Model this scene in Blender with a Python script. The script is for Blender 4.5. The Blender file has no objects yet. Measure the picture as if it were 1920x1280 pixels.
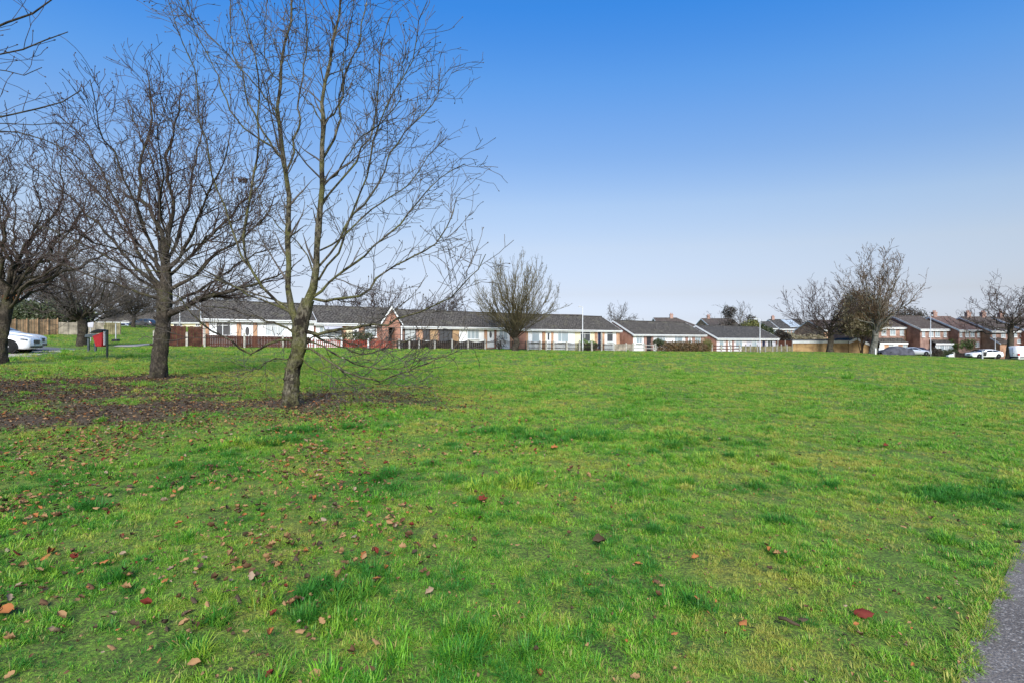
import bpy, math, random
import numpy as np
from mathutils import Vector, Matrix, Euler

sc = bpy.context.scene
COL = sc.collection
R = math.radians
random.seed(7)

# ------------------------------------------------------------------ camera and ground
F = 960.0            # focal length of an 18 mm lens in the photo's 1920 px frame
EYE = 1.6
cam_d = bpy.data.cameras.new('camera')
cam_d.lens = 18.0; cam_d.sensor_width = 36.0
cam_d.clip_start = 0.05; cam_d.clip_end = 4000
cam = bpy.data.objects.new('camera', cam_d); COL.objects.link(cam)
cam.location = (0, 0, EYE); cam.rotation_euler = (R(90), 0, 0)
sc.camera = cam

def ss(t):
    t = np.clip(t, 0, 1); return t*t*(3-2*t)

def H(x, y):
    """height of the park: a plane rising to the back and falling to the east, with a bank and a road"""
    x = np.asarray(x, float); y = np.asarray(y, float)
    xc = np.clip(x, -110, 95); yc = np.clip(y, -30, 160)
    h = .0101*yc - .0262*xc
    h = h + 1.6*ss((y-45)/38)*ss((-x-22)/24)*(1-.75*ss((y-88)/16))
    h = h + .30*np.exp(-((x-58)**2+(y-91)**2)/(2*11.0**2))
    ye = 100 - (x-48)*.45
    h = h - .38*ss((y-ye)/3)*ss((x-44)/10)
    h = h + .018*np.sin(x*1.3+.7)*np.sin(y*1.1+.2) + .03*np.sin(x*.37+1)*np.sin(y*.31)
    return h

def Hf(x, y): return float(H(x, y))
def u_of(px): return (px-960)/F
def at(px, py, D): return (u_of(px)*D, D, EYE-(py-640)/F*D)
def gnd(px, D): return (u_of(px)*D, D, Hf(u_of(px)*D, D))
def ray(px, py):
    u, v = u_of(px), (py-640)/F
    D = np.geomspace(1.0, 220, 4000)
    f = EYE - v*D - H(u*D, D)
    k = np.argmax(f <= 0)
    if f[k] > 0: k = len(D)-1
    d = float(D[k]); return (u*d, d, Hf(u*d, d))

# ------------------------------------------------------------------ object helpers
def tag(o, label=None, cat=None, group=None, kind=None):
    if label: o['label'] = label
    if cat: o['category'] = cat
    if group: o['group'] = group
    if kind: o['kind'] = kind
    return o

def thing(name, label, cat, loc, rz=0, group=None):
    o = bpy.data.objects.new(name, None); COL.objects.link(o)
    o.empty_display_size = .2
    o.location = loc; o.rotation_euler = (0, 0, rz)
    return tag(o, label, cat, group)

def mesh_obj(name, me, m, parent=None):
    o = bpy.data.objects.new(name, me); COL.objects.link(o)
    if m is not None: me.materials.append(m)
    if parent is not None: o.parent = parent
    return o

class MB:
    def __init__(s): s.v = []; s.f = []
    def add(s, vs, fs):
        n = len(s.v); s.v += [tuple(p) for p in vs]; s.f += [tuple(i+n for i in f) for f in fs]; return s
    def box(s, x0, x1, y0, y1, z0, z1):
        return s.add([(x0,y0,z0),(x1,y0,z0),(x1,y1,z0),(x0,y1,z0),(x0,y0,z1),(x1,y0,z1),(x1,y1,z1),(x0,y1,z1)],
                     [(0,3,2,1),(4,5,6,7),(0,1,5,4),(1,2,6,5),(2,3,7,6),(3,0,4,7)])
    def prism(s, prof, x0, x1, axis='x'):
        """profile of (a,b) extruded between x0 and x1 along an axis"""
        n = len(prof)
        if axis == 'x': mk = lambda x, p: (x, p[0], p[1])
        elif axis == 'y': mk = lambda x, p: (p[0], x, p[1])
        else: mk = lambda x, p: (p[0], p[1], x)
        vs = [mk(x0, p) for p in prof] + [mk(x1, p) for p in prof]
        fs = [tuple(range(n-1, -1, -1)), tuple(range(n, 2*n))] + [(i, (i+1) % n, n+(i+1) % n, n+i) for i in range(n)]
        return s.add(vs, fs)
    def bar(s, a, b, w, h=None, up=(0,0,1)):
        a, b = Vector(a), Vector(b); d = (b-a).normalized(); h = h or w
        up = Vector(up)
        if abs(d.dot(up)) > .98: up = Vector((1,0,0))
        sx = d.cross(up).normalized()*w/2; sy = d.cross(sx).normalized()*h/2
        vs = [a-sx-sy, a+sx-sy, a+sx+sy, a-sx+sy, b-sx-sy, b+sx-sy, b+sx+sy, b-sx+sy]
        return s.add(vs, [(0,1,2,3),(7,6,5,4),(0,4,5,1),(1,5,6,2),(2,6,7,3),(3,7,4,0)])
    def tube(s, pts, rads, k=8, cap=True):
        pts = [Vector(p) for p in pts]; rings = []
        for i, p in enumerate(pts):
            d = (pts[min(i+1, len(pts)-1)]-pts[max(i-1, 0)]).normalized()
            up = Vector((0,0,1)) if abs(d.z) < .9 else Vector((1,0,0))
            a = d.cross(up).normalized(); b = d.cross(a)
            r = rads[i] if hasattr(rads, '__len__') else rads
            rings.append([p+a*math.cos(2*math.pi*j/k)*r+b*math.sin(2*math.pi*j/k)*r for j in range(k)])
        vs = [q for r in rings for q in r]
        fs = [(i*k+j, i*k+(j+1) % k, (i+1)*k+(j+1) % k, (i+1)*k+j) for i in range(len(pts)-1) for j in range(k)]
        if cap: fs += [tuple(range(k-1, -1, -1)), tuple((len(pts)-1)*k+j for j in range(k))]
        return s.add(vs, fs)
    def disc_x(s, c, r, w, k=20):
        """short cylinder with its axis along y"""
        x, y, z = c
        return s.prism([(x+r*math.cos(2*math.pi*i/k), z+r*math.sin(2*math.pi*i/k)) for i in range(k)], y-w/2, y+w/2, 'y')
    def build(s, name, m, parent=None, smooth=False, bevel=0):
        me = bpy.data.meshes.new(name); me.from_pydata(s.v, [], s.f); me.update()
        if smooth: me.polygons.foreach_set('use_smooth', [True]*len(me.polygons))
        o = mesh_obj(name, me, m, parent)
        if bevel:
            b = o.modifiers.new('bevel', 'BEVEL'); b.width = bevel; b.segments = 2; b.limit_method = 'ANGLE'
        return o

def np_mesh(name, V, Q, m, parent=None, smooth=True):
    """V (n,3) vertices, Q (f,k) faces all with k corners"""
    V = np.ascontiguousarray(V, dtype=np.float32); Q = np.ascontiguousarray(Q, dtype=np.int32)
    me = bpy.data.meshes.new(name); k = Q.shape[1]
    me.vertices.add(len(V)); me.vertices.foreach_set('co', V.ravel())
    me.loops.add(Q.size); me.loops.foreach_set('vertex_index', Q.ravel())
    me.polygons.add(len(Q))
    me.polygons.foreach_set('loop_start', np.arange(0, Q.size, k, dtype=np.int32))
    me.polygons.foreach_set('use_smooth', np.full(len(Q), smooth, dtype=bool))
    me.update(calc_edges=True); me.validate()
    return mesh_obj(name, me, m, parent)

# ------------------------------------------------------------------ materials
def newmat(name):
    m = bpy.data.materials.new(name); m.use_nodes = True
    nt = m.node_tree; nt.nodes.clear()
    out = nt.nodes.new('ShaderNodeOutputMaterial'); b = nt.nodes.new('ShaderNodeBsdfPrincipled')
    nt.links.new(b.outputs[0], out.inputs[0])
    return m, nt, b, out
def nd(nt, t, **kw):
    n = nt.nodes.new(t)
    for k, v in kw.items():
        if k.startswith('i_'): n.inputs[k[2:].replace('_', ' ')].default_value = v
        else: setattr(n, k, v)
    return n
def lk(nt, a, b): nt.links.new(a, b)
def noise(nt, vec, scale, detail=4, rough=.55):
    n = nd(nt, 'ShaderNodeTexNoise'); n.inputs['Scale'].default_value = scale; n.inputs['Detail'].default_value = detail
    n.inputs['Roughness'].default_value = rough
    if vec is not None: lk(nt, vec, n.inputs['Vector'])
    return n.outputs['Fac']
def mix(nt, fac, a, b, mode='MIX'):
    n = nd(nt, 'ShaderNodeMix', data_type='RGBA', blend_type=mode)
    for s, v in ((0, fac), (6, a), (7, b)):
        if hasattr(v, 'links') or hasattr(v, 'is_linked'): lk(nt, v, n.inputs[s])
        elif s == 0: n.inputs[0].default_value = v
        else: n.inputs[s].default_value = (*v, 1) if len(v) == 3 else v
    return n.outputs[2]
def ramp(nt, fac, lo, hi):
    n = nd(nt, 'ShaderNodeMapRange', clamp=True, interpolation_type='SMOOTHSTEP'); lk(nt, fac, n.inputs[0])
    n.inputs[1].default_value = lo; n.inputs[2].default_value = hi
    return n.outputs[0]
def math2(nt, op, a, b):
    n = nd(nt, 'ShaderNodeMath', operation=op)
    for i, v in enumerate((a, b)):
        if hasattr(v, 'is_linked'): lk(nt, v, n.inputs[i])
        else: n.inputs[i].default_value = v
    return n.outputs[0]
def bump(nt, b, h, strength, dist=.02):
    n = nd(nt, 'ShaderNodeBump'); n.inputs['Strength'].default_value = strength; n.inputs['Distance'].default_value = dist
    lk(nt, h, n.inputs['Height']); lk(nt, n.outputs[0], b.inputs['Normal'])
def pos(nt): return nd(nt, 'ShaderNodeNewGeometry').outputs['Position']
def objco(nt): return nd(nt, 'ShaderNodeTexCoord').outputs['Object']

def plain(name, col, rough=.6, var=.18, scale=3.0, metal=0, coat=0, bmp=0, world=False, col2=None):
    m, nt, b, o = newmat(name)
    v = pos(nt) if world else objco(nt)
    n = noise(nt, v, scale, 5)
    c2 = col2 or tuple(max(0, c*(1-2*var)) for c in col)
    c1 = tuple(min(1, c*(1+var*.6)) for c in col)
    lk(nt, mix(nt, ramp(nt, n, .3, .72), c2, c1), b.inputs['Base Color'])
    b.inputs['Roughness'].default_value = rough; b.inputs['Metallic'].default_value = metal
    b.inputs['Coat Weight'].default_value = coat
    if rough > .68: b.inputs['Specular IOR Level'].default_value = .12
    if bmp: bump(nt, b, noise(nt, v, scale*8, 3), bmp)
    return m

def brickmat(name, c1, c2, mortar, sx=1.0):
    m, nt, b, o = newmat(name)
    v = objco(nt)
    sp = nd(nt, 'ShaderNodeSeparateXYZ'); lk(nt, v, sp.inputs[0])
    a = math2(nt, 'ADD', sp.outputs[0], sp.outputs[1])
    cb = nd(nt, 'ShaderNodeCombineXYZ'); lk(nt, a, cb.inputs[0]); lk(nt, sp.outputs[2], cb.inputs[1])
    t = nd(nt, 'ShaderNodeTexBrick')
    lk(nt, cb.outputs[0], t.inputs['Vector'])
    t.inputs['Color1'].default_value = (*c1, 1); t.inputs['Color2'].default_value = (*c2, 1); t.inputs['Mortar'].default_value = (*mortar, 1)
    t.inputs['Scale'].default_value = 1; t.inputs['Brick Width'].default_value = .225*sx; t.inputs['Row Height'].default_value = .075*sx
    t.inputs['Mortar Size'].default_value = .009; t.inputs['Bias'].default_value = 0
    n = noise(nt, v, .9, 5)
    c = mix(nt, ramp(nt, n, .35, .7), t.outputs['Color'], (.55, .5, .48), 'MULTIPLY')
    lk(nt, c, b.inputs['Base Color']); b.inputs['Roughness'].default_value = .85
    bump(nt, b, t.outputs['Fac'], -.3, .01)
    return m

def roofmat(name, c1, c2, moss=(.11, .10, .06), mossamt=.62):
    m, nt, b, o = newmat(name)
    v = objco(nt)
    sp = nd(nt, 'ShaderNodeSeparateXYZ'); lk(nt, v, sp.inputs[0])
    cb = nd(nt, 'ShaderNodeCombineXYZ'); lk(nt, sp.outputs[0], cb.inputs[0]); lk(nt, math2(nt, 'MULTIPLY', sp.outputs[2], 2.3), cb.inputs[1])
    t = nd(nt, 'ShaderNodeTexBrick', offset=.5); lk(nt, cb.outputs[0], t.inputs['Vector'])
    t.inputs['Color1'].default_value = (*c1, 1); t.inputs['Color2'].default_value = (*c2, 1)
    t.inputs['Mortar'].default_value = tuple(c*.22 for c in c1)+(1,)
    t.inputs['Scale'].default_value = 1; t.inputs['Brick Width'].default_value = .33; t.inputs['Row Height'].default_value = .30
    t.inputs['Mortar Size'].default_value = .05
    n = noise(nt, v, .7, 6, .7); n2 = noise(nt, v, 5, 4, .7)
    c = mix(nt, ramp(nt, n, mossamt-.1, mossamt+.15), t.outputs['Color'], moss)
    c = mix(nt, ramp(nt, n2, .46, .7), c, (.17, .152, .125))
    lk(nt, c, b.inputs['Base Color']); b.inputs['Roughness'].default_value = .9; b.inputs['Specular IOR Level'].default_value = .12
    bump(nt, b, t.outputs['Fac'], -.5, .03)
    return m

M = {}
M['white'] = plain('white_render', (.78, .78, .76), .75, .07, 1.2)
M['cream'] = plain('cream_render', (.74, .66, .44), .7, .06, 1.2)
M['pinkish'] = plain('pale_pink_render', (.62, .56, .55), .7, .08, 1.2)
M['greyrender'] = plain('grey_render', (.45, .44, .47), .7, .08, 1.2)
M['trim'] = plain('white_trim', (.70, .70, .68), .5, .06, 2)
M['creamtrim'] = plain('aged_white_trim', (.72, .69, .6), .5, .1, 2)
M['orange'] = brickmat('orange_brick', (.50, .25, .115), (.40, .18, .08), (.48, .39, .3))
M['buff'] = brickmat('buff_brick', (.46, .27, .10), (.36, .20, .08), (.42, .36, .28))
M['red'] = brickmat('red_brick', (.36, .14, .08), (.29, .11, .065), (.38, .28, .22))
M['brown'] = brickmat('brown_brick', (.36, .195, .14), (.28, .145, .11), (.40, .33, .28))
M['yellow'] = brickmat('yellow_brown_brick', (.52, .31, .11), (.42, .24, .085), (.42, .33, .2))
M['roof'] = roofmat('grey_brown_tiles', (.085, .072, .06), (.06, .051, .043))
M['roof2'] = roofmat('dark_tiles', (.068, .063, .06), (.05, .047, .045), (.08, .072, .05), .7)
M['roof3'] = roofmat('brown_tiles', (.11, .08, .065), (.08, .06, .052), (.11, .095, .065), .7)
M['roofpink'] = roofmat('patched_pink_tiles', (.24, .13, .10), (.15, .09, .075), (.10, .08, .06), .58)
M['darkframe'] = plain('dark_frame', (.03, .028, .03), .4, .1)
M['navy'] = plain('navy_door', (.018, .02, .05), .35, .1)
M['blackmetal'] = plain('black_metal', (.018, .018, .018), .45, .2, 12)
M['brownfence'] = plain('dark_brown_stained_boards', (.075, .03, .02), .75, .3, 2.2)
M['darkfence'] = plain('weathered_dark_boards', (.026, .02, .017), .8, .3, 2.2)
M['redfence'] = plain('red_stained_boards', (.24, .045, .03), .75, .25, 2.2)
M['tanfence'] = plain('tan_timber_boards', (.42, .27, .155), .8, .25, 1.2)
M['greyfence'] = plain('grey_weathered_boards', (.30, .26, .20), .85, .25, 1.6)
M['olivefence'] = plain('olive_weathered_boards', (.20, .175, .095), .85, .25, 1.6)
M['concrete'] = plain('pale_concrete', (.42, .39, .33), .85, .2, 6)
M['greypost'] = plain('grey_concrete', (.33, .31, .28), .85, .2, 6)
M['galv'] = plain('painted_grey_steel', (.42, .43, .44), .5, .12, 4, metal=.2)
M['lampgrey'] = plain('weathered_white_steel', (.52, .52, .50), .6, .14, 3)
M['greenpost'] = plain('dark_green_post', (.025, .04, .03), .5, .2, 6)
M['binred'] = plain('red_bin_plastic', (.66, .025, .03), .4, .12, 4)
M['slategrey'] = plain('grey_green_metal', (.065, .08, .085), .7, .2, 5)

def glassmat(name, col, rough=.08):
    m, nt, b, o = newmat(name)
    v = objco(nt)
    w = nd(nt, 'ShaderNodeTexWave', wave_type='BANDS', bands_direction='X'); lk(nt, v, w.inputs['Vector'])
    w.inputs['Scale'].default_value = 2.2; w.inputs['Distortion'].default_value = 3; w.inputs['Detail'].default_value = 2
    lk(nt, mix(nt, w.outputs['Fac'], tuple(c*.62 for c in col), col), b.inputs['Base Color'])
    b.inputs['Roughness'].default_value = rough; b.inputs['Coat Weight'].default_value = .5; b.inputs['Coat Roughness'].default_value = .03
    return m
M['glass'] = glassmat('dark_room_glass', (.05, .055, .06))
M['curtain'] = glassmat('net_curtain_glass', (.34, .40, .42))
M['blind'] = glassmat('pale_blind_glass', (.52, .55, .54))
M['carglass'] = plain('car_glass', (.02, .024, .028), .06, .1, 1, coat=.5)
M['rubber'] = plain('tyre_rubber', (.018, .018, .018), .85, .2, 10)
M['rim'] = plain('dark_alloy', (.26, .26, .27), .4, .15, 6, metal=.4)
M['rimsilver'] = plain('silver_alloy', (.5, .5, .52), .3, .1, 6, metal=.7)
M['lamp'] = plain('lamp_lens', (.75, .78, .8), .08, .1, 12, coat=1)
M['headlamp'] = plain('headlamp_lens', (.16, .17, .19), .08, .2, 14, coat=1)
M['taillamp'] = plain('red_lamp_lens', (.35, .01, .01), .15, .1, 8, coat=1)
M['plate'] = plain('plate_white', (.7, .7, .66), .4, .08, 5)
def paint(name, col, metal=.0): return plain(name, col, .25, .03, .7, metal=metal, coat=.6)
M['carwhite'] = paint('white_car_paint', (.80, .80, .80))
M['carsilver'] = paint('silver_car_paint', (.42, .43, .46), .4)
M['cargrey'] = paint('grey_car_paint', (.04, .045, .05), .0)
M['carred'] = paint('red_car_paint', (.55, .03, .05))
M['cardark'] = paint('dark_brown_car_paint', (.07, .045, .045), .2)
M['cover'] = plain('grey_cover_cloth', (.075, .075, .09), .8, .25, 1.5, bmp=.3)
SKY_AIR, SKY_DUST, SKY_OZ, SKY_SAT, SKY_HUE, SKY_GAMMA, SKY_STR = 1.0, 1.0, 3.0, 1.15, .5, 1.0, .12
SUN_STR, SUN_ANGLE, EXPOSURE = 1.4, 25, 0.0
GREEN_A, GREEN_B, GREEN_Y, GREEN_D = (.075, .20, .022), (.12, .245, .03), (.22, .26, .045), (.05, .15, .018)
SKY_STR = .125
SUN_STR, SUN_ANGLE, EXPOSURE = 3.3, 28, 1.0
SKY_RAMP = [(0.0051, (0.867, 0.871, 1.128)), (0.0407, (0.537, 0.510, 0.659)), (0.0903, (0.598, 0.487, 0.507)), (0.1765, (0.777, 0.607, 0.541)), (0.2534, (0.782, 0.679, 0.628)), (0.3360, (0.603, 0.664, 0.726)), (0.3935, (0.517, 0.679, 0.813)), (0.4504, (0.406, 0.689, 0.903)), (0.5023, (0.294, 0.658, 0.968)), (0.5463, (0.208, 0.644, 1.031)), (.85, (0.208, 0.644, 1.031))]
GREEN_A, GREEN_B, GREEN_Y, GREEN_D = (.20, .47, .028), (.31, .55, .045), (.60, .55, .07), (.085, .28, .02)
GREEN_L, THATCH = (.045, .20, .025), (.03, .026, .013)
# ------------------------------------------------------------------ world and light
w = bpy.data.worlds.new('World'); sc.world = w; w.use_nodes = True
nt = w.node_tree; bg = nt.nodes['Background']
sky = nt.nodes.new('ShaderNodeTexSky'); sky.sky_type = 'NISHITA'; sky.sun_disc = False
SUN_AZ, SUN_EL = R(176), R(36)
sky.sun_elevation = SUN_EL; sky.sun_rotation = SUN_AZ
sky.altitude = 0; sky.air_density = SKY_AIR; sky.dust_density = SKY_DUST; sky.ozone_density = SKY_OZ
# the colour of the air by height above the horizon: clear deep blue above, milky low down
tc = nt.nodes.new('ShaderNodeTexCoord'); sz_ = nt.nodes.new('ShaderNodeSeparateXYZ'); vw = nt.nodes.new('ShaderNodeVectorMath'); vw.operation = 'MULTIPLY'; vw.inputs[1].default_value = (.7, 1, 1); lk(nt, tc.outputs['Generated'], vw.inputs[0])
vn = nt.nodes.new('ShaderNodeVectorMath'); vn.operation = 'NORMALIZE'; lk(nt, vw.outputs[0], vn.inputs[0]); lk(nt, vn.outputs[0], sz_.inputs[0])
rp = nt.nodes.new('ShaderNodeValToRGB'); lk(nt, sz_.outputs[2], rp.inputs[0])
rp.color_ramp.interpolation = 'LINEAR'
for i_, (p_, c_) in enumerate(SKY_RAMP):
    e_ = rp.color_ramp.elements[i_] if i_ < 2 else rp.color_ramp.elements.new(p_)
    e_.position = p_; e_.color = (*c_, 1)
vm = nt.nodes.new('ShaderNodeVectorMath'); vm.operation = 'MULTIPLY'; lk(nt, sky.outputs[0], vm.inputs[0]); lk(nt, rp.outputs[0], vm.inputs[1])
lk(nt, vm.outputs[0], bg.inputs['Color'])
bg.inputs['Strength'].default_value = SKY_STR
sd = bpy.data.lights.new('sun', 'SUN'); sd.energy = SUN_STR; sd.angle = R(SUN_ANGLE); sd.color = (1, .96, .9)
so = bpy.data.objects.new('sun', sd); COL.objects.link(so)
S = Vector((math.sin(SUN_AZ)*math.cos(SUN_EL), math.cos(SUN_AZ)*math.cos(SUN_EL), math.sin(SUN_EL)))
so.rotation_euler = S.to_track_quat('Z', 'Y').to_euler(); so.location = (20, -40, 60)
sc.view_settings.view_transform = 'Standard'; sc.view_settings.look = 'None'
sc.view_settings.gamma = 1; sc.view_settings.exposure = EXPOSURE

# ------------------------------------------------------------------ ground
MUDS = [(-4.7, 10.9, 2.0), (-8, 11, 2.6), (-11.5, 12.2, 3.2), (-15, 13, 3.6), (-19, 14, 4), (-11, 16, 1.9), (-7.2, 9.0, 1.3),
        (-9.6, 8.6, 1.5), (-3.2, 13, 1.6), (-13, 9.6, 1.6), (-20.6, 20, 1.6)]
def mud(x, y):
    x = np.asarray(x, float); y = np.asarray(y, float); m = 0
    for a, b, r in MUDS: m = m + np.exp(-((x-a)**2+(y-b)**2)/(2*(r*.72)**2))
    for a, b in ((-4.65, 10.8), (-11.2, 16.2)): m = m + .9*np.exp(-((x-a)**2+(y-b)**2)/(2*.55**2))
    m = .9*m*(.62+.38*np.sin(x*1.9+np.sin(y*1.3)*2)*np.sin(y*2.3+x*.6))
    return np.clip(m, 0, 1)

def grass_col(nt, p):
    """the lawn's own colour: patches of lush and yellowed grass, fixed to the ground"""
    n1 = noise(nt, p, .16, 3, .6); n2 = noise(nt, p, .9, 4, .65); n3 = noise(nt, p, 5.5, 3, .6)
    c = mix(nt, ramp(nt, n1, .35, .68), GREEN_A, GREEN_B)
    c = mix(nt, ramp(nt, n2, .46, .74), c, GREEN_Y)
    c = mix(nt, ramp(nt, n3, .46, .68), c, GREEN_D)
    return c
def ground_mat():
    m, nt, b, o = newmat('lawn')
    p = pos(nt)
    c = grass_col(nt, p)
    f = noise(nt, p, 55, 5, .8); f2 = noise(nt, p, 2.4, 5, .7)
    c = mix(nt, ramp(nt, f, .3, .62), mix(nt, .45, c, (.10, .11, .025)), mix(nt, ramp(nt, noise(nt, p, 3.1, 4, .6), .35, .65), THATCH, (.075, .095, .022)))
    c = mix(nt, ramp(nt, f2, .58, .78), c, (.13, .115, .04))
    at_ = nd(nt, 'ShaderNodeAttribute', attribute_name='mud').outputs['Fac']
    k = math2(nt, 'ADD', at_, math2(nt, 'MULTIPLY', math2(nt, 'SUBTRACT', noise(nt, p, 1.7, 5, .7), .5), 1.3))
    soil = mix(nt, ramp(nt, noise(nt, p, 11, 6, .75), .35, .7), (.032, .023, .016), (.15, .105, .06))
    c = mix(nt, ramp(nt, k, .2, .9), c, soil)
    lk(nt, c, b.inputs['Base Color']); b.inputs['Roughness'].default_value = .9; b.inputs['Specular IOR Level'].default_value = .2
    bump(nt, b, noise(nt, p, 14, 5, .7), .6, .05)
    return m
def axis(lo, hi, fine, n):
    t = np.linspace(-1, 1, n); s = np.sinh(t*4.2)/np.sinh(4.2)
    return np.where(s < 0, -s*lo, s*hi)
gx = axis(-700, 700, 0, 260)
gy = np.concatenate([np.linspace(-40, 0, 14)[:-1], 0+900*np.sinh(np.linspace(0, 1, 230)*5)/np.sinh(5)])
XX, YY = np.meshgrid(gx, gy); ZZ = H(XX, YY)
V = np.stack([XX, YY, ZZ], -1).reshape(-1, 3); nx, ny = len(gx), len(gy)
ii = (np.arange(ny-1)[:, None]*nx+np.arange(nx-1)[None]).ravel()
ground = np_mesh('ground', V, np.stack([ii, ii+1, ii+nx+1, ii+nx], 1), ground_mat())
tag(ground, 'wide green park lawn with muddy leaf patches', None, None, 'structure')
a = ground.data.attributes.new('mud', 'FLOAT', 'POINT'); a.data.foreach_set('value', mud(V[:, 0], V[:, 1]).astype(np.float32))

def strip(name, Lp, Rp, m, lift, sub=12, label=None):
    """a draped ribbon between two edge polylines, with its own edge thickness"""
    def dens(P):
        P = np.array(P, float); t = np.linspace(0, len(P)-1, (len(P)-1)*sub+1); i = np.minimum(t.astype(int), len(P)-2); f = (t-i)[:, None]
        P0 = P[np.maximum(i-1, 0)]; P1 = P[i]; P2 = P[i+1]; P3 = P[np.minimum(i+2, len(P)-1)]
        return .5*((2*P1)+(-P0+P2)*f+(2*P0-5*P1+4*P2-P3)*f**2+(-P0+3*P1-3*P2+P3)*f**3)
    A, B = dens(Lp), dens(Rp); n = len(A); K = 8
    T = np.linspace(0, 1, K+1)
    XY = A[:, None]*(1-T)[None, :, None]+B[:, None]*T[None, :, None]
    z = H(XY[..., 0], XY[..., 1])+lift
    V = np.concatenate([XY, z[..., None]], -1)
    low = V[:, [0, K]].copy(); low[..., 2] -= lift+.08
    W = K+3
    V = np.concatenate([low[:, :1], V, low[:, 1:]], 1).reshape(-1, 3)
    i = (np.arange(n-1)[:, None]*W+np.arange(W-1)[None]).ravel()
    o = np_mesh(name, V, np.stack([i, i+1, i+W+1, i+W], 1), m, None, False)
    return tag(o, label, None, None, 'structure')

def asphalt(name, c1, c2, speck):
    m, nt, b, o = newmat(name); p = pos(nt)
    v = nd(nt, 'ShaderNodeTexVoronoi'); lk(nt, p, v.inputs['Vector']); v.inputs['Scale'].default_value = 85
    c = mix(nt, ramp(nt, noise(nt, p, 1.6, 6, .7), .35, .7), c1, c2)
    c = mix(nt, ramp(nt, noise(nt, p, 60, 3, .6), .5, .75), c, speck)
    c = mix(nt, ramp(nt, noise(nt, p, 4.5, 5, .75), .6, .78), c, (.05, .045, .03))
    lk(nt, c, b.inputs['Base Color']); b.inputs['Roughness'].default_value = .85; b.inputs['Specular IOR Level'].default_value = .2
    bump(nt, b, v.outputs['Distance'], .7, .006)
    return m
M['asphalt'] = asphalt('wet_grey_asphalt', (.092, .078, .068), (.145, .126, .112), (.33, .30, .27))
M['paleasphalt'] = asphalt('pale_worn_tarmac', (.34, .29, .24), (.46, .40, .34), (.50, .45, .40))
M['road'] = asphalt('grey_tarmac', (.10, .10, .105), (.14, .14, .145), (.2, .2, .2))
PATH_L = [(1.2, -1), (1.70, 1.2), (2.11, 2.4), (2.68, 2.91), (3.38, 3.51), (4.42, 4.38), (6.2, 5.5), (9.5, 7.0), (15, 8.8)]
PATH_R = [(3.2, -1.2), (3.6, .6), (4.0, 1.5), (4.5, 1.9), (5.1, 2.4), (5.9, 3.0), (7.4, 3.7), (10.3, 5.0), (15.5, 6.7)]
strip('path', PATH_L, PATH_R, M['asphalt'], .012, label='grey speckled tarmac footpath curving past the grass edge')
strip('pavement', [(-30.2, 40.2), (-30.5, 41.8), (-31.3, 44), (-31.9, 47)], [(-31.2, 40.0), (-32.3, 42), (-32.9, 44.4), (-33.4, 47.4)],
      M['paleasphalt'], .02, label='short pale tarmac path end by the tall brown fence')
strip('pavement', [(-27, 15.5), (-23.6, 23.0), (-25.6, 28.4), (-28.0, 33.6)], [(-29, 15.5), (-25.6, 24.0), (-27.4, 29.2), (-28.6, 33.4)],
      M['paleasphalt'], .02, label='pale tarmac footpath beside the parked cars')
strip('driveway', [(-25.9, 24.2), (-26.8, 27), (-28.4, 31.5), (-29.4, 35)], [(-38, 26), (-38, 28.5), (-38, 33), (-38, 38)], M['road'], .016, label='dark tarmac parking bay')
strip('road', [(44, 105), (58, 98.5), (72, 91.5), (86, 84.5), (110, 73)], [(47, 111), (61, 104.5), (75, 97.5), (89, 90), (113, 78.5)], M['road'], .06, label='grey road beyond the lawn')

# ------------------------------------------------------------------ grass blades
def blade_mat():
    m, nt, b, o = newmat('grass_blades'); p = pos(nt)
    c = grass_col(nt, p)
    hue = nd(nt, 'ShaderNodeAttribute', attribute_name='hue').outputs['Fac']
    tint = nd(nt, 'ShaderNodeAttribute', attribute_name='tint', attribute_type='INSTANCER').outputs['Fac']
    c = mix(nt, ramp(nt, hue, .40, .0), c, GREEN_L)
    c = mix(nt, ramp(nt, hue, .5, .7), c, (.33, .50, .075))
    c = mix(nt, ramp(nt, hue, .70, .95), c, (.44, .38, .13))
    c = mix(nt, ramp(nt, tint, .5, .95), c, (.44, .42, .08))
    c = mix(nt, ramp(nt, math2(nt, 'SUBTRACT', .35, tint), 0, .4), c, GREEN_L)
    lk(nt, c, b.inputs['Base Color']); b.inputs['Roughness'].default_value = .45; b.inputs['Specular IOR Level'].default_value = .22
    tr = nd(nt, 'ShaderNodeBsdfTranslucent'); lk(nt, c, tr.inputs[0])
    mx = nd(nt, 'ShaderNodeMixShader'); mx.inputs[0].default_value = .4
    lk(nt, b.outputs[0], mx.inputs[1]); lk(nt, tr.outputs[0], mx.inputs[2]); lk(nt, mx.outputs[0], o.inputs[0])
    return m
BM = blade_mat()
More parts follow.
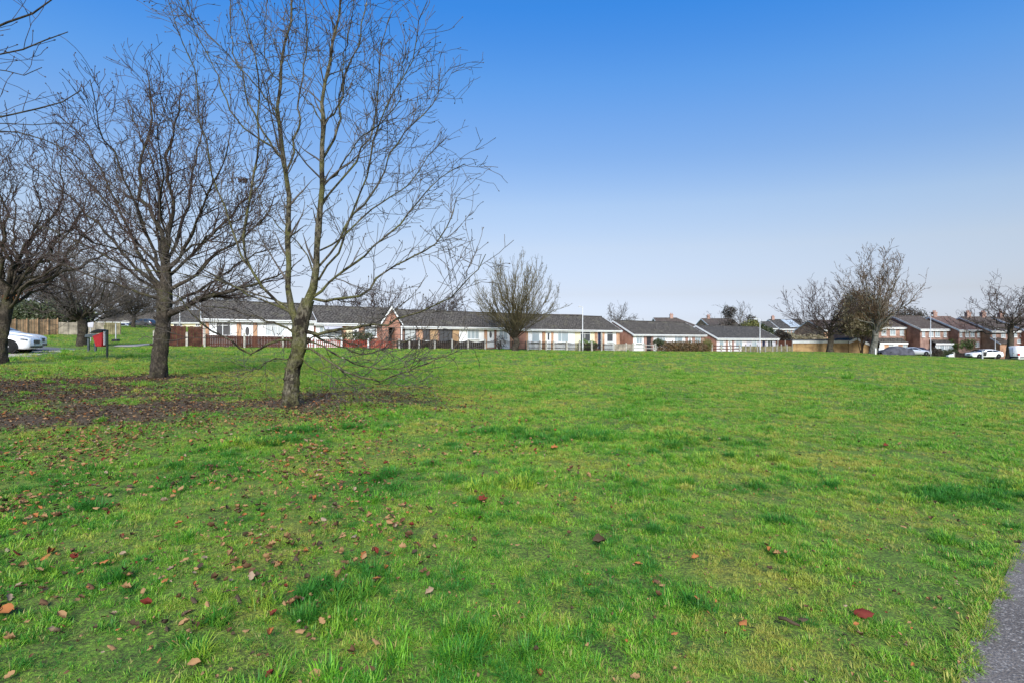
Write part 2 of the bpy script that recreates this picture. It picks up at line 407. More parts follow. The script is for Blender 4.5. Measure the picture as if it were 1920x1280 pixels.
def tuft(n, rad, h0, h1, width, lean, seed, straw=.1):
    g = np.random.default_rng(seed)
    r = rad*np.sqrt(g.random(n)); th = g.random(n)*6.283
    base = np.stack([r*np.cos(th), r*np.sin(th), np.zeros(n)-.01], 1)
    az = th+g.normal(0, 1.3, n); ln = g.uniform(lean*.25, lean, n); L = g.uniform(h0, h1, n)
    d = np.stack([np.cos(az), np.sin(az), np.zeros(n)], 1); side = np.stack([-np.sin(az), np.cos(az), np.zeros(n)], 1)
    wd = width*g.uniform(.6, 1.2, n)
    rows = []
    for t, wf in ((0, .8), (.4, 1), (.75, .7)):
        a = ln*(.35+.65*t)
        c = base+d*(L*t*np.sin(a))[:, None]+np.array([0, 0, 1])*(L*t*np.cos(a))[:, None]
        rows += [c-side*(wd*wf/2)[:, None], c+side*(wd*wf/2)[:, None]]
    a = ln*1.15; rows.append(base+d*(L*np.sin(a))[:, None]+np.array([0, 0, 1])*(L*np.cos(a))[:, None])
    V = np.stack(rows, 1).reshape(-1, 3)
    k = np.arange(n)[:, None]*7
    Q = np.concatenate([k+np.array([[0, 1, 3, 2]]), k+np.array([[2, 3, 5, 4]]), k+np.array([[4, 5, 6, 6]])], 0)
    me = bpy.data.meshes.new('grass_tuft')
    fs = [tuple(q) if q[2] != q[3] else tuple(q[:3]) for q in Q.tolist()]
    me.from_pydata(V.tolist(), [], fs); me.update()
    me.materials.append(BM)
    hue = np.repeat(np.where(g.random(n) < straw, g.uniform(.8, 1, n), g.uniform(0, .7, n)), 7)
    at_ = me.attributes.new('hue', 'FLOAT', 'POINT'); at_.data.foreach_set('value', hue.astype(np.float32))
    return me
def scatter(name, P, rot, scl, idx, tint, meshes, label):
    coll = bpy.data.collections.new(name+'_kinds')
    for i, me in enumerate(meshes):
        o = bpy.data.objects.new('%s_kind_%02d' % (name, i), me); coll.objects.link(o)
    me = bpy.data.meshes.new(name); me.vertices.add(len(P)); me.vertices.foreach_set('co', np.ascontiguousarray(P, dtype=np.float32).ravel())
    for nm, tp, arr, key in (('rot', 'FLOAT_VECTOR', rot, 'vector'), ('scl', 'FLOAT', scl, 'value'), ('idx', 'INT', idx, 'value'), ('tint', 'FLOAT', tint, 'value')):
        at_ = me.attributes.new(nm, tp, 'POINT')
        at_.data.foreach_set(key, np.ascontiguousarray(arr, dtype=np.int32 if tp == 'INT' else np.float32).ravel())
    me.update()
    o = mesh_obj(name, me, meshes[0].materials[0])
    g = bpy.data.node_groups.new(name, 'GeometryNodeTree'); g.is_modifier = True
    g.interface.new_socket('Geometry', in_out='INPUT', socket_type='NodeSocketGeometry')
    g.interface.new_socket('Geometry', in_out='OUTPUT', socket_type='NodeSocketGeometry')
    gi, go = g.nodes.new('NodeGroupInput'), g.nodes.new('NodeGroupOutput')
    ip = g.nodes.new('GeometryNodeInstanceOnPoints'); ci = g.nodes.new('GeometryNodeCollectionInfo')
    ci.inputs['Collection'].default_value = coll; ci.inputs['Separate Children'].default_value = True; ci.inputs['Reset Children'].default_value = True
    def na(nm, tp):
        n = g.nodes.new('GeometryNodeInputNamedAttribute'); n.data_type = tp; n.inputs['Name'].default_value = nm; return n.outputs['Attribute']
    L = g.links.new
    L(gi.outputs[0], ip.inputs['Points']); L(ci.outputs[0], ip.inputs['Instance']); ip.inputs['Pick Instance'].default_value = True
    L(na('idx', 'INT'), ip.inputs['Instance Index']); L(na('rot', 'FLOAT_VECTOR'), ip.inputs['Rotation']); L(na('scl', 'FLOAT'), ip.inputs['Scale'])
    L(ip.outputs[0], go.inputs[0])
    md = o.modifiers.new('scatter', 'NODES'); md.node_group = g
    return tag(o, label, None, None, 'stuff')

rg = np.random.default_rng(3)
def path_side(x, y):
    """signed distance-like value: negative on the near path"""
    A = np.array(PATH_L); B = np.array(PATH_R)
    xl = np.interp(y, A[:, 1], A[:, 0]); xr = np.interp(y, B[:, 1], B[:, 0])
    inside = (x > xl) & (x < xr)
    return inside, x-xl
def wedge(n, r0, r1, a=R(63)):
    r = np.sqrt(rg.uniform(r0**2, r1**2, n)); t = rg.uniform(-a, a, n)
    return r*np.sin(t), r*np.cos(t)
PX, PY, SC, KI, TI = [], [], [], [], []
def vnoise(x, y, s, seed):
    g = np.random.default_rng(seed); f = g.normal(0, 1, (7, 2))*s; ph = g.random(7)*6.28
    return sum(np.sin(x*f[i, 0]+y*f[i, 1]+ph[i]) for i in range(7))/3.2
def lawn_in(x, y):
    yf = 43.4+.625*(x+26.6); ye = 99-(x-48)*.45
    return np.where(x < -27, (y < 90) & ~((x < -25.6-.35*(y-24)) & (y > 22) & (y < 38)) & ~((y > 14) & (np.abs(x-np.interp(y, [15.5, 23.5, 34, 42, 47], [-28, -24.6, -28.4, -31.4, -32.2])) < 1.5)), y < np.where(x < 60, np.minimum(yf, ye), ye))
# an even bottom layer of short blades
for r0, r1, dens, scl in ((1.0, 5, 400, .55), (5, 9, 300, .62), (9, 15, 150, .85), (15, 28, 50, 1.25), (28, 100, 9, 2.0)):
    n = int(dens*R(63)*(r1**2-r0**2)); x, y = wedge(n, r0, r1); m = mud(x, y); lush = vnoise(x, y, .9, 9)
    ins, dl = path_side(x, y); q_ = ~ins & lawn_in(x, y) & (rg.random(n) > m*.95) & (rg.random(n) > np.clip(1.5*(.6*vnoise(x, y, 5, 6)+.7*vnoise(x, y, 13, 16)-.05), 0, .97)); x, y, m, lush = (v[q_] for v in (x, y, m, lush)); n = len(x)
    PX.append(x); PY.append(y); SC.append(scl*rg.uniform(.6, 1.25, n)); KI.append(np.where(rg.random(n) < .3, rg.integers(9, 11, n), rg.integers(0, 6, n)))
    TI.append(np.clip(.44-.12*lush+.26*np.clip(.8*vnoise(x, y, 2.3, 41)+.5*vnoise(x, y, 7, 42)+.5*vnoise(x, y, .5, 43), -1.3, 1.5)-.13*ss((1.5-x)/6)*ss((16-y)/8)+rg.normal(0, .15, n)+.2*m, 0, 1))
for r0, r1, dens, scl, per in ((1.0, 5, 92, .84, 11), (5, 9, 64, .95, 10), (9, 15, 34, 1.2, 9), (15, 28, 13, 1.75, 8), (28, 104, 1.9, 2.7, 7)):
    n = int(dens*R(63)*(r1**2-r0**2))
    cx, cy = wedge(n, r0, r1)
    if r1 > 60:
        q_ = (rg.random(n) < np.clip(1.25-np.hypot(cx, cy)/85, .3, 1)) & lawn_in(cx, cy); cx, cy = cx[q_], cy[q_]; n = len(cx)
    # every clump has its own vigour, colour and lean
    lush = .6*vnoise(cx, cy, .9, 9)+.7*vnoise(cx, cy, 3.4, 11)+rg.normal(0, .45, n)
    bare = .8*vnoise(cx, cy, 1.6, 5)+.5*vnoise(cx, cy, 6, 6)+rg.normal(0, .3, n)
    m = mud(cx, cy)
    kp = (rg.random(n) > m*1.05) & (bare < .8); cx, cy, lush, bare, m = (v[kp] for v in (cx, cy, lush, bare, m)); n = len(cx)
    hc = np.clip(.9+.36*lush, .42, 1.6)*(1-.3*m)
    mid_ = .8*vnoise(cx, cy, 2.3, 41)+.5*vnoise(cx, cy, 7, 42)+.5*vnoise(cx, cy, .5, 43)
    west_ = ss((1.5-cx)/6)*ss((16-cy)/8)
    tc_ = np.clip(.45-.24*np.clip(lush, -1.3, 1.2)+.26*np.clip(mid_, -1.3, 1.5)-.13*west_+rg.normal(0, .16 if r1 < 10 else .22, n)+.25*m+.12*np.clip(bare, -1, 1), 0, 1)
    kind = np.where(lush > (1.0 if r1 < 10 else 1.35), 1, np.where(lush < -.75, 2, 0))
    if r1 > 10: tc_ = np.clip(np.maximum(tc_, .22)+.14*ss((np.hypot(cx, cy)-14)/25), 0, 1); hc = np.minimum(hc, 1.15)
    la, lz_ = rg.uniform(0, 6.28, n), np.abs(rg.normal(0, .22, n))
    i_ = np.repeat(np.arange(n), per); N_ = len(i_)
    sd = .05*scl*(.8+.5*rg.random(n))
    x = cx[i_]+rg.normal(0, 1, N_)*sd[i_]; y = cy[i_]+rg.normal(0, 1, N_)*sd[i_]
    ins, dl = path_side(x, y); q_ = ~ins
    d_ = np.hypot(x-cx[i_], y-cy[i_])/(sd[i_]*2)
    s_ = scl*rg.uniform(.65, 1.15, N_)*hc[i_]*(1.15-.45*np.clip(d_, 0, 1))
    k_ = np.where(kind[i_] == 1, rg.integers(6, 9, N_), np.where(kind[i_] == 2, rg.integers(9, 11, N_), rg.integers(0, 6, N_)))
    t_ = np.clip(tc_[i_]+rg.normal(0, .07, N_), 0, 1)
    PX.append(x[q_]); PY.append(y[q_]); SC.append(s_[q_]); KI.append(k_[q_]); TI.append(t_[q_])
for px_, py_, rr_, n in ((900, 1195, .16, 60), (1775, 1015, .14, 40), (1480, 1050, .13, 34), (860, 1235, .2, 60), (1010, 975, .14, 30), (60, 1080, .2, 50), (1290, 905, .2, 26), (1640, 900, .2, 26), (350, 1010, .15, 30), (1260, 1130, .15, 26), (700, 940, .2, 26)):
    c_ = ray(px_, py_); n = int(n*.55); aa = rg.normal(0, rr_*.5, (n, 2))
    PX.append(c_[0]+aa[:, 0]); PY.append(c_[1]+aa[:, 1]*.8); SC.append(rg.uniform(.8, 1.2, n)*np.exp(-(aa**2).sum(1)/(rr_*.9)**2)+.1); KI.append(rg.integers(6, 9, n)); TI.append(np.clip(rg.normal(.22, .1, n), 0, 1))
# ragged turf creeping over the edge of the tarmac
A_ = np.array(PATH_L); n = 900
tt = rg.uniform(1.5, 6.2, n); i_ = tt.astype(int); ff = (tt-i_)[:, None]
E = A_[i_]*(1-ff)+A_[i_+1]*ff; dv = A_[i_+1]-A_[i_]; nv = np.stack([dv[:, 1], -dv[:, 0]], 1)/np.linalg.norm(dv, axis=1)[:, None]
wob = .025*np.sin(tt*9)+.018*np.sin(tt*23+1)
E = E+nv*(wob+rg.normal(-.03, .022, n))[:, None]
PX.append(E[:, 0]); PY.append(E[:, 1]); SC.append(rg.uniform(.5, 1, n)); KI.append(np.where(rg.random(n) < .45, rg.integers(9, 11, n), rg.integers(0, 6, n))); TI.append(np.clip(rg.normal(.62, .2, n), 0, 1))
x, y, s, k, ti = map(np.concatenate, (PX, PY, SC, KI, TI)); n = len(x)
tufts = [tuft(20, .035, .03, .085, .0052, 1.35, 100+i, .14) for i in range(6)] + \
        [tuft(24, .035, .055, .125, .0052, 1.1, 200+i, .05) for i in range(3)] + \
        [tuft(22, .045, .03, .075, .0046, 1.6, 300+i, .55) for i in range(2)]
rot = np.stack([rg.normal(0, .08, n), rg.normal(0, .08, n), rg.uniform(0, 6.28, n)], 1)
scatter('grass', np.stack([x, y, H(x, y)-.004], 1), rot, s, k, ti, tufts, 'short damp lawn grass with yellowed patches')

# ------------------------------------------------------------------ fallen leaves
def leafmat(name, c, c2):
    m, nt, b, o = newmat(name); v = objco(nt)
    lk(nt, mix(nt, noise(nt, v, 40, 4), c, c2), b.inputs['Base Color']); b.inputs['Roughness'].default_value = .65; b.inputs['Specular IOR Level'].default_value = .06
    return m
LM = {'tan': leafmat('tan_leaf', (.32, .19, .09), (.20, .11, .05)), 'orange': leafmat('orange_leaf', (.34, .135, .045), (.22, .08, .03)),
      'brown': leafmat('brown_leaf', (.125, .068, .035), (.075, .042, .024)), 'dark': leafmat('dark_leaf', (.045, .033, .022), (.08, .055, .034)),
      'red': leafmat('red_leaf', (.17, .03, .02), (.09, .02, .016)), 'grey': leafmat('grey_leaf', (.30, .22, .15), (.2, .14, .09))}
def leaf_mesh(key, seed, curl):
    g = random.Random(seed); n = 7; vs = []; fs = []
    tw = g.uniform(-.5, .5)
    for i in range(n):
        t = i/(n-1); wd = .31*math.sin(math.pi*min(1, t*.94+.04))**.8*(1+.22*math.sin(i*2.9+seed)+g.uniform(-.12, .12))
        for j in (-1, -.5, 0, .5, 1):
            x = t-.5+g.uniform(-.03, .03); yy = j*wd*(1+g.uniform(-.22, .18))
            z = curl*(1.1*j*j*wd*1.2 + .7*(t-.5)**2) + tw*(t-.5)*j*.3 + .05*math.sin(i*2.1+j*3+seed)+.03*g.uniform(-1, 1)
            vs.append((x, yy, z))
    for i in range(n-1):
        for j in range(4): fs.append((i*5+j, i*5+j+1, (i+1)*5+j+1, (i+1)*5+j))
    me = bpy.data.meshes.new('fallen_leaf'); me.from_pydata(vs, [], fs); me.update()
    me.polygons.foreach_set('use_smooth', [True]*len(fs)); me.materials.append(LM[key]); return me
KEYS = list(LM)
LMESH = {k: [leaf_mesh(k, 10*i+j, cu) for j, cu in enumerate((.3, .7, 1.2, -.45))] for i, k in enumerate(KEYS)}
FLAT = [(k, j) for k in KEYS for j in range(4)]
lf = np.random.default_rng(21)
n = 170000
r = np.sqrt(lf.uniform(1.5**2, 26**2, n)); t = lf.uniform(-R(60), R(60), n); lx, ly = r*np.sin(t), r*np.cos(t)
m = mud(lx, ly)
west = ss((2.2-lx)/7)
clump = np.clip(vnoise(lx, ly, 2.6, 31)*.7+.55, .12, 1.5)
dn = .98*m + .85*west*clump*ss((17-ly)/9) + .03*clump*ss((14-ly)/8)
keep = lf.random(n) < dn; ins, dl = path_side(lx, ly); keep &= ~ins
lx, ly, m = lx[keep], ly[keep], m[keep]; n = len(lx)
lsz = .022+.042*lf.random(n)**2.0
# crumbs of dead leaf and worm casts over the whole lawn
n2_ = 26000; r = np.sqrt(lf.uniform(1.5**2, 24**2, n2_)); t = lf.uniform(-R(60), R(60), n2_); cx_, cy_ = r*np.sin(t), r*np.cos(t); kp_ = ~path_side(cx_, cy_)[0]; cx_, cy_ = cx_[kp_], cy_[kp_]
lx, ly, m = np.r_[lx, cx_], np.r_[ly, cy_], np.r_[m, mud(cx_, cy_)]; lsz = np.r_[lsz, lf.uniform(.008, .024, len(cx_))]; n = len(lx)
pr_g = np.cumsum([.31, .11, .30, .18, .03, .07]); pr_m = np.cumsum([.12, .05, .33, .41, .01, .08])
q = lf.random(n); key = np.where(m > .3, np.searchsorted(pr_m, q), np.searchsorted(pr_g, q)); key = np.minimum(key, 5)
var = lf.integers(0, 4, n)
tilt = np.where(m > .3, .28, .38)
lrot = np.stack([lf.normal(0, 1, n)*tilt, lf.normal(0, 1, n)*tilt, lf.uniform(0, 6.28, n)], 1)
lz = H(lx, ly)+np.where(m > .35, lf.uniform(0, .03, n), lf.uniform(.012, .06, n))+lsz*.08
seen = (np.abs(lx) < ly*1.0) & (ly > 2.38)
app = np.where(seen, lsz/np.hypot(lx, ly), 0); order = np.argsort(-app)
big = order[:286]; rest = np.setdiff1d(np.arange(n), big)
scatter('leaf_litter', np.stack([lx, ly, lz], 1)[rest], lrot[rest], lsz[rest], key[rest]*4+var[rest], lf.random(len(rest)), [LMESH[k][j] for k, j in FLAT],
        'scattered dead leaves and dark leaf mould under the bare trees')
ADJ = {'tan': 'pale tan', 'orange': 'orange brown', 'brown': 'dull brown', 'dark': 'blackened', 'red': 'dark red', 'grey': 'greyish'}
SHP = ['shallow curved', 'cupped', 'tightly curled', 'upturned']
def put_leaf(k, j, loc, rot, size, label):
    o = bpy.data.objects.new('fallen_leaf', LMESH[k][j]); COL.objects.link(o)
    o.location = loc; o.rotation_euler = rot; o.scale = (size, size, size)
    tag(o, label, 'leaf', 'fallen leaves scattered over the grass')
for i in big:
    k = KEYS[key[i]]
    where = 'on leaf mould under the bare trees' if m[i] > .3 else ('in short grass by the path' if lx[i] > 1.2 else ('in damp grass short of the trees' if ly[i] > 5 else 'in the nearest grass'))
    put_leaf(k, var[i], (lx[i], ly[i], lz[i]), tuple(lrot[i]), lsz[i], '%s %s fallen leaf lying %s' % (ADJ[k], SHP[var[i]], where))
for px, py, k, j, sz, lab in ((1620, 1161, 'red', 3, .10, 'large dark red fallen leaf alone on the grass near the path'),
        (1605, 1184, 'orange', 0, .035, 'tiny orange leaf scrap beside the large dark red leaf'),
        (1124, 1026, 'dark', 2, .10, 'folded dark brown leaf standing upright in the lawn'),
        (905, 945, 'red', 1, .10, 'crumpled red and black leaf in the middle of the lawn'),
        (1303, 1056, 'orange', 1, .06, 'bright orange cupped leaf on the open lawn'),
        (12, 1158, 'orange', 0, .11, 'broad orange leaf at the frame edge in long grass'),
        (1660, 840, 'red', 1, .10, 'pinkish brown leaf pair far out on the lawn'),
        (1040, 845, 'orange', 1, .10, 'orange leaf lying alone well out on the lawn'),
        (365, 1262, 'tan', 1, .055, 'round pale tan leaf at the bottom edge of the view'),
        (1457, 1049, 'tan', 2, .05, 'small tan leaf beside a tall green grass tuft')):
    p = ray(px, py); put_leaf(k, j, (p[0], p[1], p[2]+.045), (.55, -.12, .4*math.sin(px)), sz, lab)
p = ray(1478, 1180)
mb = MB(); mb.tube([(-.05, 0, 0), (-.015, .006, .006), (.02, -.004, .004), (.055, .004, 0)], [.009, .011, .010, .006], 7)
o = mb.build('twig', LM['dark'], None, True); o.location = (p[0], p[1], p[2]+.045); o.rotation_euler = (0, .15, -.55)
tag(o, 'short dark broken twig lying on the grass near the path', 'twig')
# ------------------------------------------------------------------ trees
def barkmat(name, c1, c2, moss, mossamt=.5, sc_=1.0):
    m, nt, b, o = newmat(name); v = objco(nt)
    mp = nd(nt, 'ShaderNodeMapping'); lk(nt, v, mp.inputs[0]); mp.inputs['Scale'].default_value = (1, 1, .45)
    n1 = noise(nt, mp.outputs[0], 22*sc_, 6, .7); n2 = noise(nt, v, 2.3*sc_, 5, .7); n3 = noise(nt, v, 9*sc_, 4, .7)
    c = mix(nt, ramp(nt, n1, .35, .68), c1, c2)
    c = mix(nt, ramp(nt, n2, 1-mossamt-.12, 1-mossamt+.15), c, moss)
    c = mix(nt, ramp(nt, noise(nt, v, 3.2*sc_, 5, .75), .46, .62), c, c1)
    c = mix(nt, ramp(nt, n3, .64, .74), c, tuple(min(1, q*2.2+.02) for q in c2))
    lk(nt, c, b.inputs['Base Color']); b.inputs['Roughness'].default_value = .9; b.inputs['Specular IOR Level'].default_value = .1
    bump(nt, b, n1, 1.0, .05)
    return m
M['bark'] = barkmat('mossy_bark', (.02, .016, .012), (.19, .165, .12), (.10, .10, .035), .5)
M['barkdark'] = barkmat('dark_bark', (.028, .023, .018), (.10, .082, .062), (.075, .072, .034), .42)
M['barkpale'] = barkmat('pale_bark', (.09, .085, .07), (.21, .20, .17), (.15, .155, .11), .4)
M['twig'] = plain('purple_brown_twigs', (.072, .049, .042), .8, .3, 2)
M['twiggrey'] = plain('grey_brown_twigs', (.10, .085, .072), .8, .25, 2)
M['twigolive'] = plain('olive_twigs', (.13, .108, .055), .8, .3, 1)
M['twigbrown'] = plain('russet_twigs', (.13, .085, .05), .8, .3, 1)

def resample(P, n):
    """Catmull-Rom through the given points, n evenly spread samples"""
    P = np.array(P, float)
    Q = np.vstack([2*P[0]-P[1], P, 2*P[-1]-P[-2]]); out = []
    for i in range(1, len(Q)-2):
        t = np.linspace(0, 1, 24, endpoint=False)[:, None]
        p0, p1, p2, p3 = Q[i-1], Q[i], Q[i+1], Q[i+2]
        out.append(.5*((2*p1)+(-p0+p2)*t+(2*p0-5*p1+4*p2-p3)*t**2+(-p0+3*p1-3*p2+p3)*t**3))
    D = np.vstack(out+[P[-1:]]); L = np.r_[0, np.cumsum(np.linalg.norm(np.diff(D[:, :3], axis=0), axis=1))]
    s = np.linspace(0, L[-1], n)
    return np.stack([np.interp(s, L, D[:, k]) for k in range(D.shape[1])], 1)

def nrm(v): return v/np.maximum(np.linalg.norm(v, axis=-1, keepdims=True), 1e-9)
def grow(S, D, L, r0, n, wig, up, g, rmin=.0022, taper=.9):
    """many branches at once: S starts, D directions, L lengths, r0 base radii"""
    N = len(S); pts = np.zeros((N, n+1, 3)); pts[:, 0] = S; d = nrm(D); st = (L/n)[:, None]
    bend = g.normal(0, wig*.45, (N, 3))
    for i in range(n):
        d = nrm(d+g.normal(0, wig, (N, 3))+bend/n*2+np.array([0, 0, up])/n)
        pts[:, i+1] = pts[:, i]+d*st
    t = np.linspace(0, 1, n+1)[None]
    rad = np.maximum(r0[:, None]*(1-taper*t), rmin)
    return pts, rad
def kids(pts, rad, per, lr, ang, g, tmin=.15, rk=.6, lscale=True, flat=0.0, upb=0.0):
    """child branches of all the branches in pts: per = children per metre"""
    N, Mp, _ = pts.shape
    seg = np.linalg.norm(np.diff(pts, axis=1), axis=2); Ls = seg.sum(1)
    k = np.floor(Ls*per*(1-tmin)+g.random(N)).astype(int)
    idx = np.repeat(np.arange(N), k); K = len(idx)
    t = tmin+(1-tmin)*g.random(K)**.85
    f = t*(Mp-1); i = np.minimum(f.astype(int), Mp-2); w_ = (f-i)[:, None]
    P = pts[idx, i]*(1-w_)+pts[idx, i+1]*w_; T = nrm(pts[idx, i+1]-pts[idx, i])
    rr = rad[idx, i]*(1-w_[:, 0])+rad[idx, i+1]*w_[:, 0]
    X = g.normal(0, 1, (K, 3)); X[:, 2] = X[:, 2]*(1-flat)+upb; X = nrm(X-T*(X*T).sum(1, keepdims=True))
    a = np.radians(g.uniform(ang[0], ang[1], K))[:, None]
    D = T*np.cos(a)+X*np.sin(a)
    L = g.uniform(lr[0], lr[1], K)
    if lscale: L = L*(1.05-.75*t)*np.clip(Ls[idx]/3.2, .35, 1.3)
    return P, D, L, np.maximum(rr*rk*g.uniform(.55, 1, K), .003)

class Tubes:
    def __init__(s): s.V = []; s.Q = []; s.n = 0
    def add(s, pts, rad, k):
        N, Mp, _ = pts.shape
        if N == 0: return
        T = np.zeros_like(pts); T[:, 1:-1] = pts[:, 2:]-pts[:, :-2]; T[:, 0] = pts[:, 1]-pts[:, 0]; T[:, -1] = pts[:, -1]-pts[:, -2]
        T = nrm(T); md = nrm(pts[:, -1]-pts[:, 0])
        ref = np.where(np.abs(md[:, 2:3]) < .8, np.array([[0, 0, 1.]]), np.array([[1., 0, 0]]))[:, None]
        A = nrm(np.cross(T, ref)); B = np.cross(T, A)
        th = np.arange(k)*2*math.pi/k
        V = pts[:, :, None]+rad[..., None, None]*(A[:, :, None]*np.cos(th)[None, None, :, None]+B[:, :, None]*np.sin(th)[None, None, :, None])
        base = s.n+(np.arange(N)[:, None, None]*Mp+np.arange(Mp-1)[None, :, None])*k
        j = np.arange(k)[None, None]; j2 = (j+1) % k
        s.Q.append(np.stack([base+j, base+j2, base+k+j2, base+k+j], -1).reshape(-1, 4))
        s.V.append(V.reshape(-1, 3)); s.n += N*Mp*k
    def build(s, name, m, parent):
        return np_mesh(name, np.concatenate(s.V), np.concatenate(s.Q), m, parent)

def finish_tree(root, trunk, limbs, g, levels, mt, mc, rmin, extra=None, knobs=0):
    """trunk: (pts, rads); limbs: list of (pts(16,3), rads(16)); levels: list of dicts"""
    o = np.array(root.location)
    tb = Tubes(); p, r = np.array(trunk[0]), np.array(trunk[1]); nr, kk = 64, 22
    q = np.linspace(0, 1, nr); s_ = np.linspace(0, 1, len(p)); p = np.stack([np.interp(q, s_, p[:, i]) for i in range(3)], 1); r = np.interp(q, s_, r)
    tb.add((p-o)[None], r[None], kk)
    Vt = tb.V[0].reshape(nr, kk, 3); ct = (p-o)[:, None]; th = np.arange(kk)[None]*2*math.pi/kk; zq = q[:, None]; ph = g.uniform(0, 6, 8)
    dsp = 1+.05*np.sin(3*th+zq*7+ph[0])+.045*np.sin(5*th-zq*11+ph[1])+.05*np.sin(2*th+zq*23+ph[2])*np.sin(zq*31+ph[3])+.03*np.sin(7*th+zq*40+ph[4])+g.normal(0, .014, (nr, kk))
    dsp += .28*np.clip(1-zq/.16, 0, 1)**2*np.cos(5*th+ph[5])
    for j in range(5):
        dsp += .22*np.exp(-((zq-.25-.7*((ph[6]*(j+1)*.37) % 1))/.02)**2)*np.clip(np.cos(th-ph[7]*(j+1)), 0, 1)**4
    tb.V[0] = (ct+(Vt-ct)*dsp[..., None]).reshape(-1, 3)
    P = np.stack([l[0] for l in limbs])-o; Rr = np.stack([l[1] for l in limbs]); Rr = Rr*(1+.10*g.normal(0, 1, Rr.shape).clip(-1.2, 1.6))
    tb.add(P, Rr, 8)
    if knobs:                                        # stubs of lost branches along the trunk
        qs = g.uniform(.2, .85, 9); az_ = g.uniform(0, 6.28, 9); ii_ = (qs*(nr-1)).astype(int)
        dd_ = np.stack([np.cos(az_), np.sin(az_), np.full(9, .45)], 1); st_ = (p-o)[ii_]+dd_*(r[ii_]*.7)[:, None]
        tb.add(*grow(st_, dd_, r[ii_]*g.uniform(.5, 1.0, 9), r[ii_]*g.uniform(.16, .32, 9), 3, .15, .3, g, .008, .45), 7)
    tb.build('trunk', mt, root)
    cb = Tubes(); pts, rad = P, Rr
    allp = [(P, Rr)]
    for lv in levels:
        src = allp[-1] if not lv.get('all') else None
        if src is None:
            S = []
            for q in allp: S.append(kids(q[0], q[1], lv['per'], lv['len'], lv['ang'], g, lv.get('tmin', .15), lv.get('rk', .6), lv.get('ls', True), lv.get('flat', 0), lv.get('upb', 0)))
            S = [np.concatenate([q[i] for q in S]) for i in range(4)]
        else:
            S = kids(src[0], src[1], lv['per'], lv['len'], lv['ang'], g, lv.get('tmin', .15), lv.get('rk', .6), lv.get('ls', True), lv.get('flat', 0), lv.get('upb', 0))
        if len(S[0]) == 0: continue
        np_, nr_ = grow(*S, lv.get('n', 6), lv.get('wig', .12), lv.get('up', .3), g, rmin, lv.get('taper', .88))
        cb.add(np_, nr_, lv.get('k', 4)); allp.append((np_, nr_))
    if knobs:
        tp, tr = allp[-1]; sel = g.random(len(tp)) < knobs
        a = tp[sel][:, -1]; d = nrm(tp[sel][:, -1]-tp[sel][:, -2]); ln = .022+rmin*2
        kp = np.stack([a-d*ln*.2, a+d*ln*.4, a+d*ln], 1); kr = np.tile(np.array([.6, 1.5, .35])*max(rmin*1.7, .0045), (len(kp), 1))
        cb.add(kp, kr, 4)
    if extra: extra(cb, allp, g)
    c = cb.build('crown', mc, root)
    return allp

def px_limb(path, D0, spread, w0, w1, n=16, g=None, jit=.0, power=.8):
    """limb seen through photo points: list of (px,py), or (px,py,D). spread = metres nearer(-)/farther(+) at the tip"""
    Q = []
    L = np.r_[0, np.cumsum([math.hypot(path[i+1][0]-path[i][0], path[i+1][1]-path[i][1]) for i in range(len(path)-1)])]; L = L/L[-1]
    for (q, t) in zip(path, L):
        D = D0+spread*(t**1.1); Q.append(at(q[0], q[1], D))
    P = resample(Q, n)
    if jit and g is not None: P[1:] += g.normal(0, jit, (n-1, 3))
    t = np.linspace(0, 1, n); wd = w0+(w1-w0)*t**power
    return P, wd/2*P[:, 1]/F/np.sqrt(1+(P[:, 0]/P[:, 1])**2)**1.3

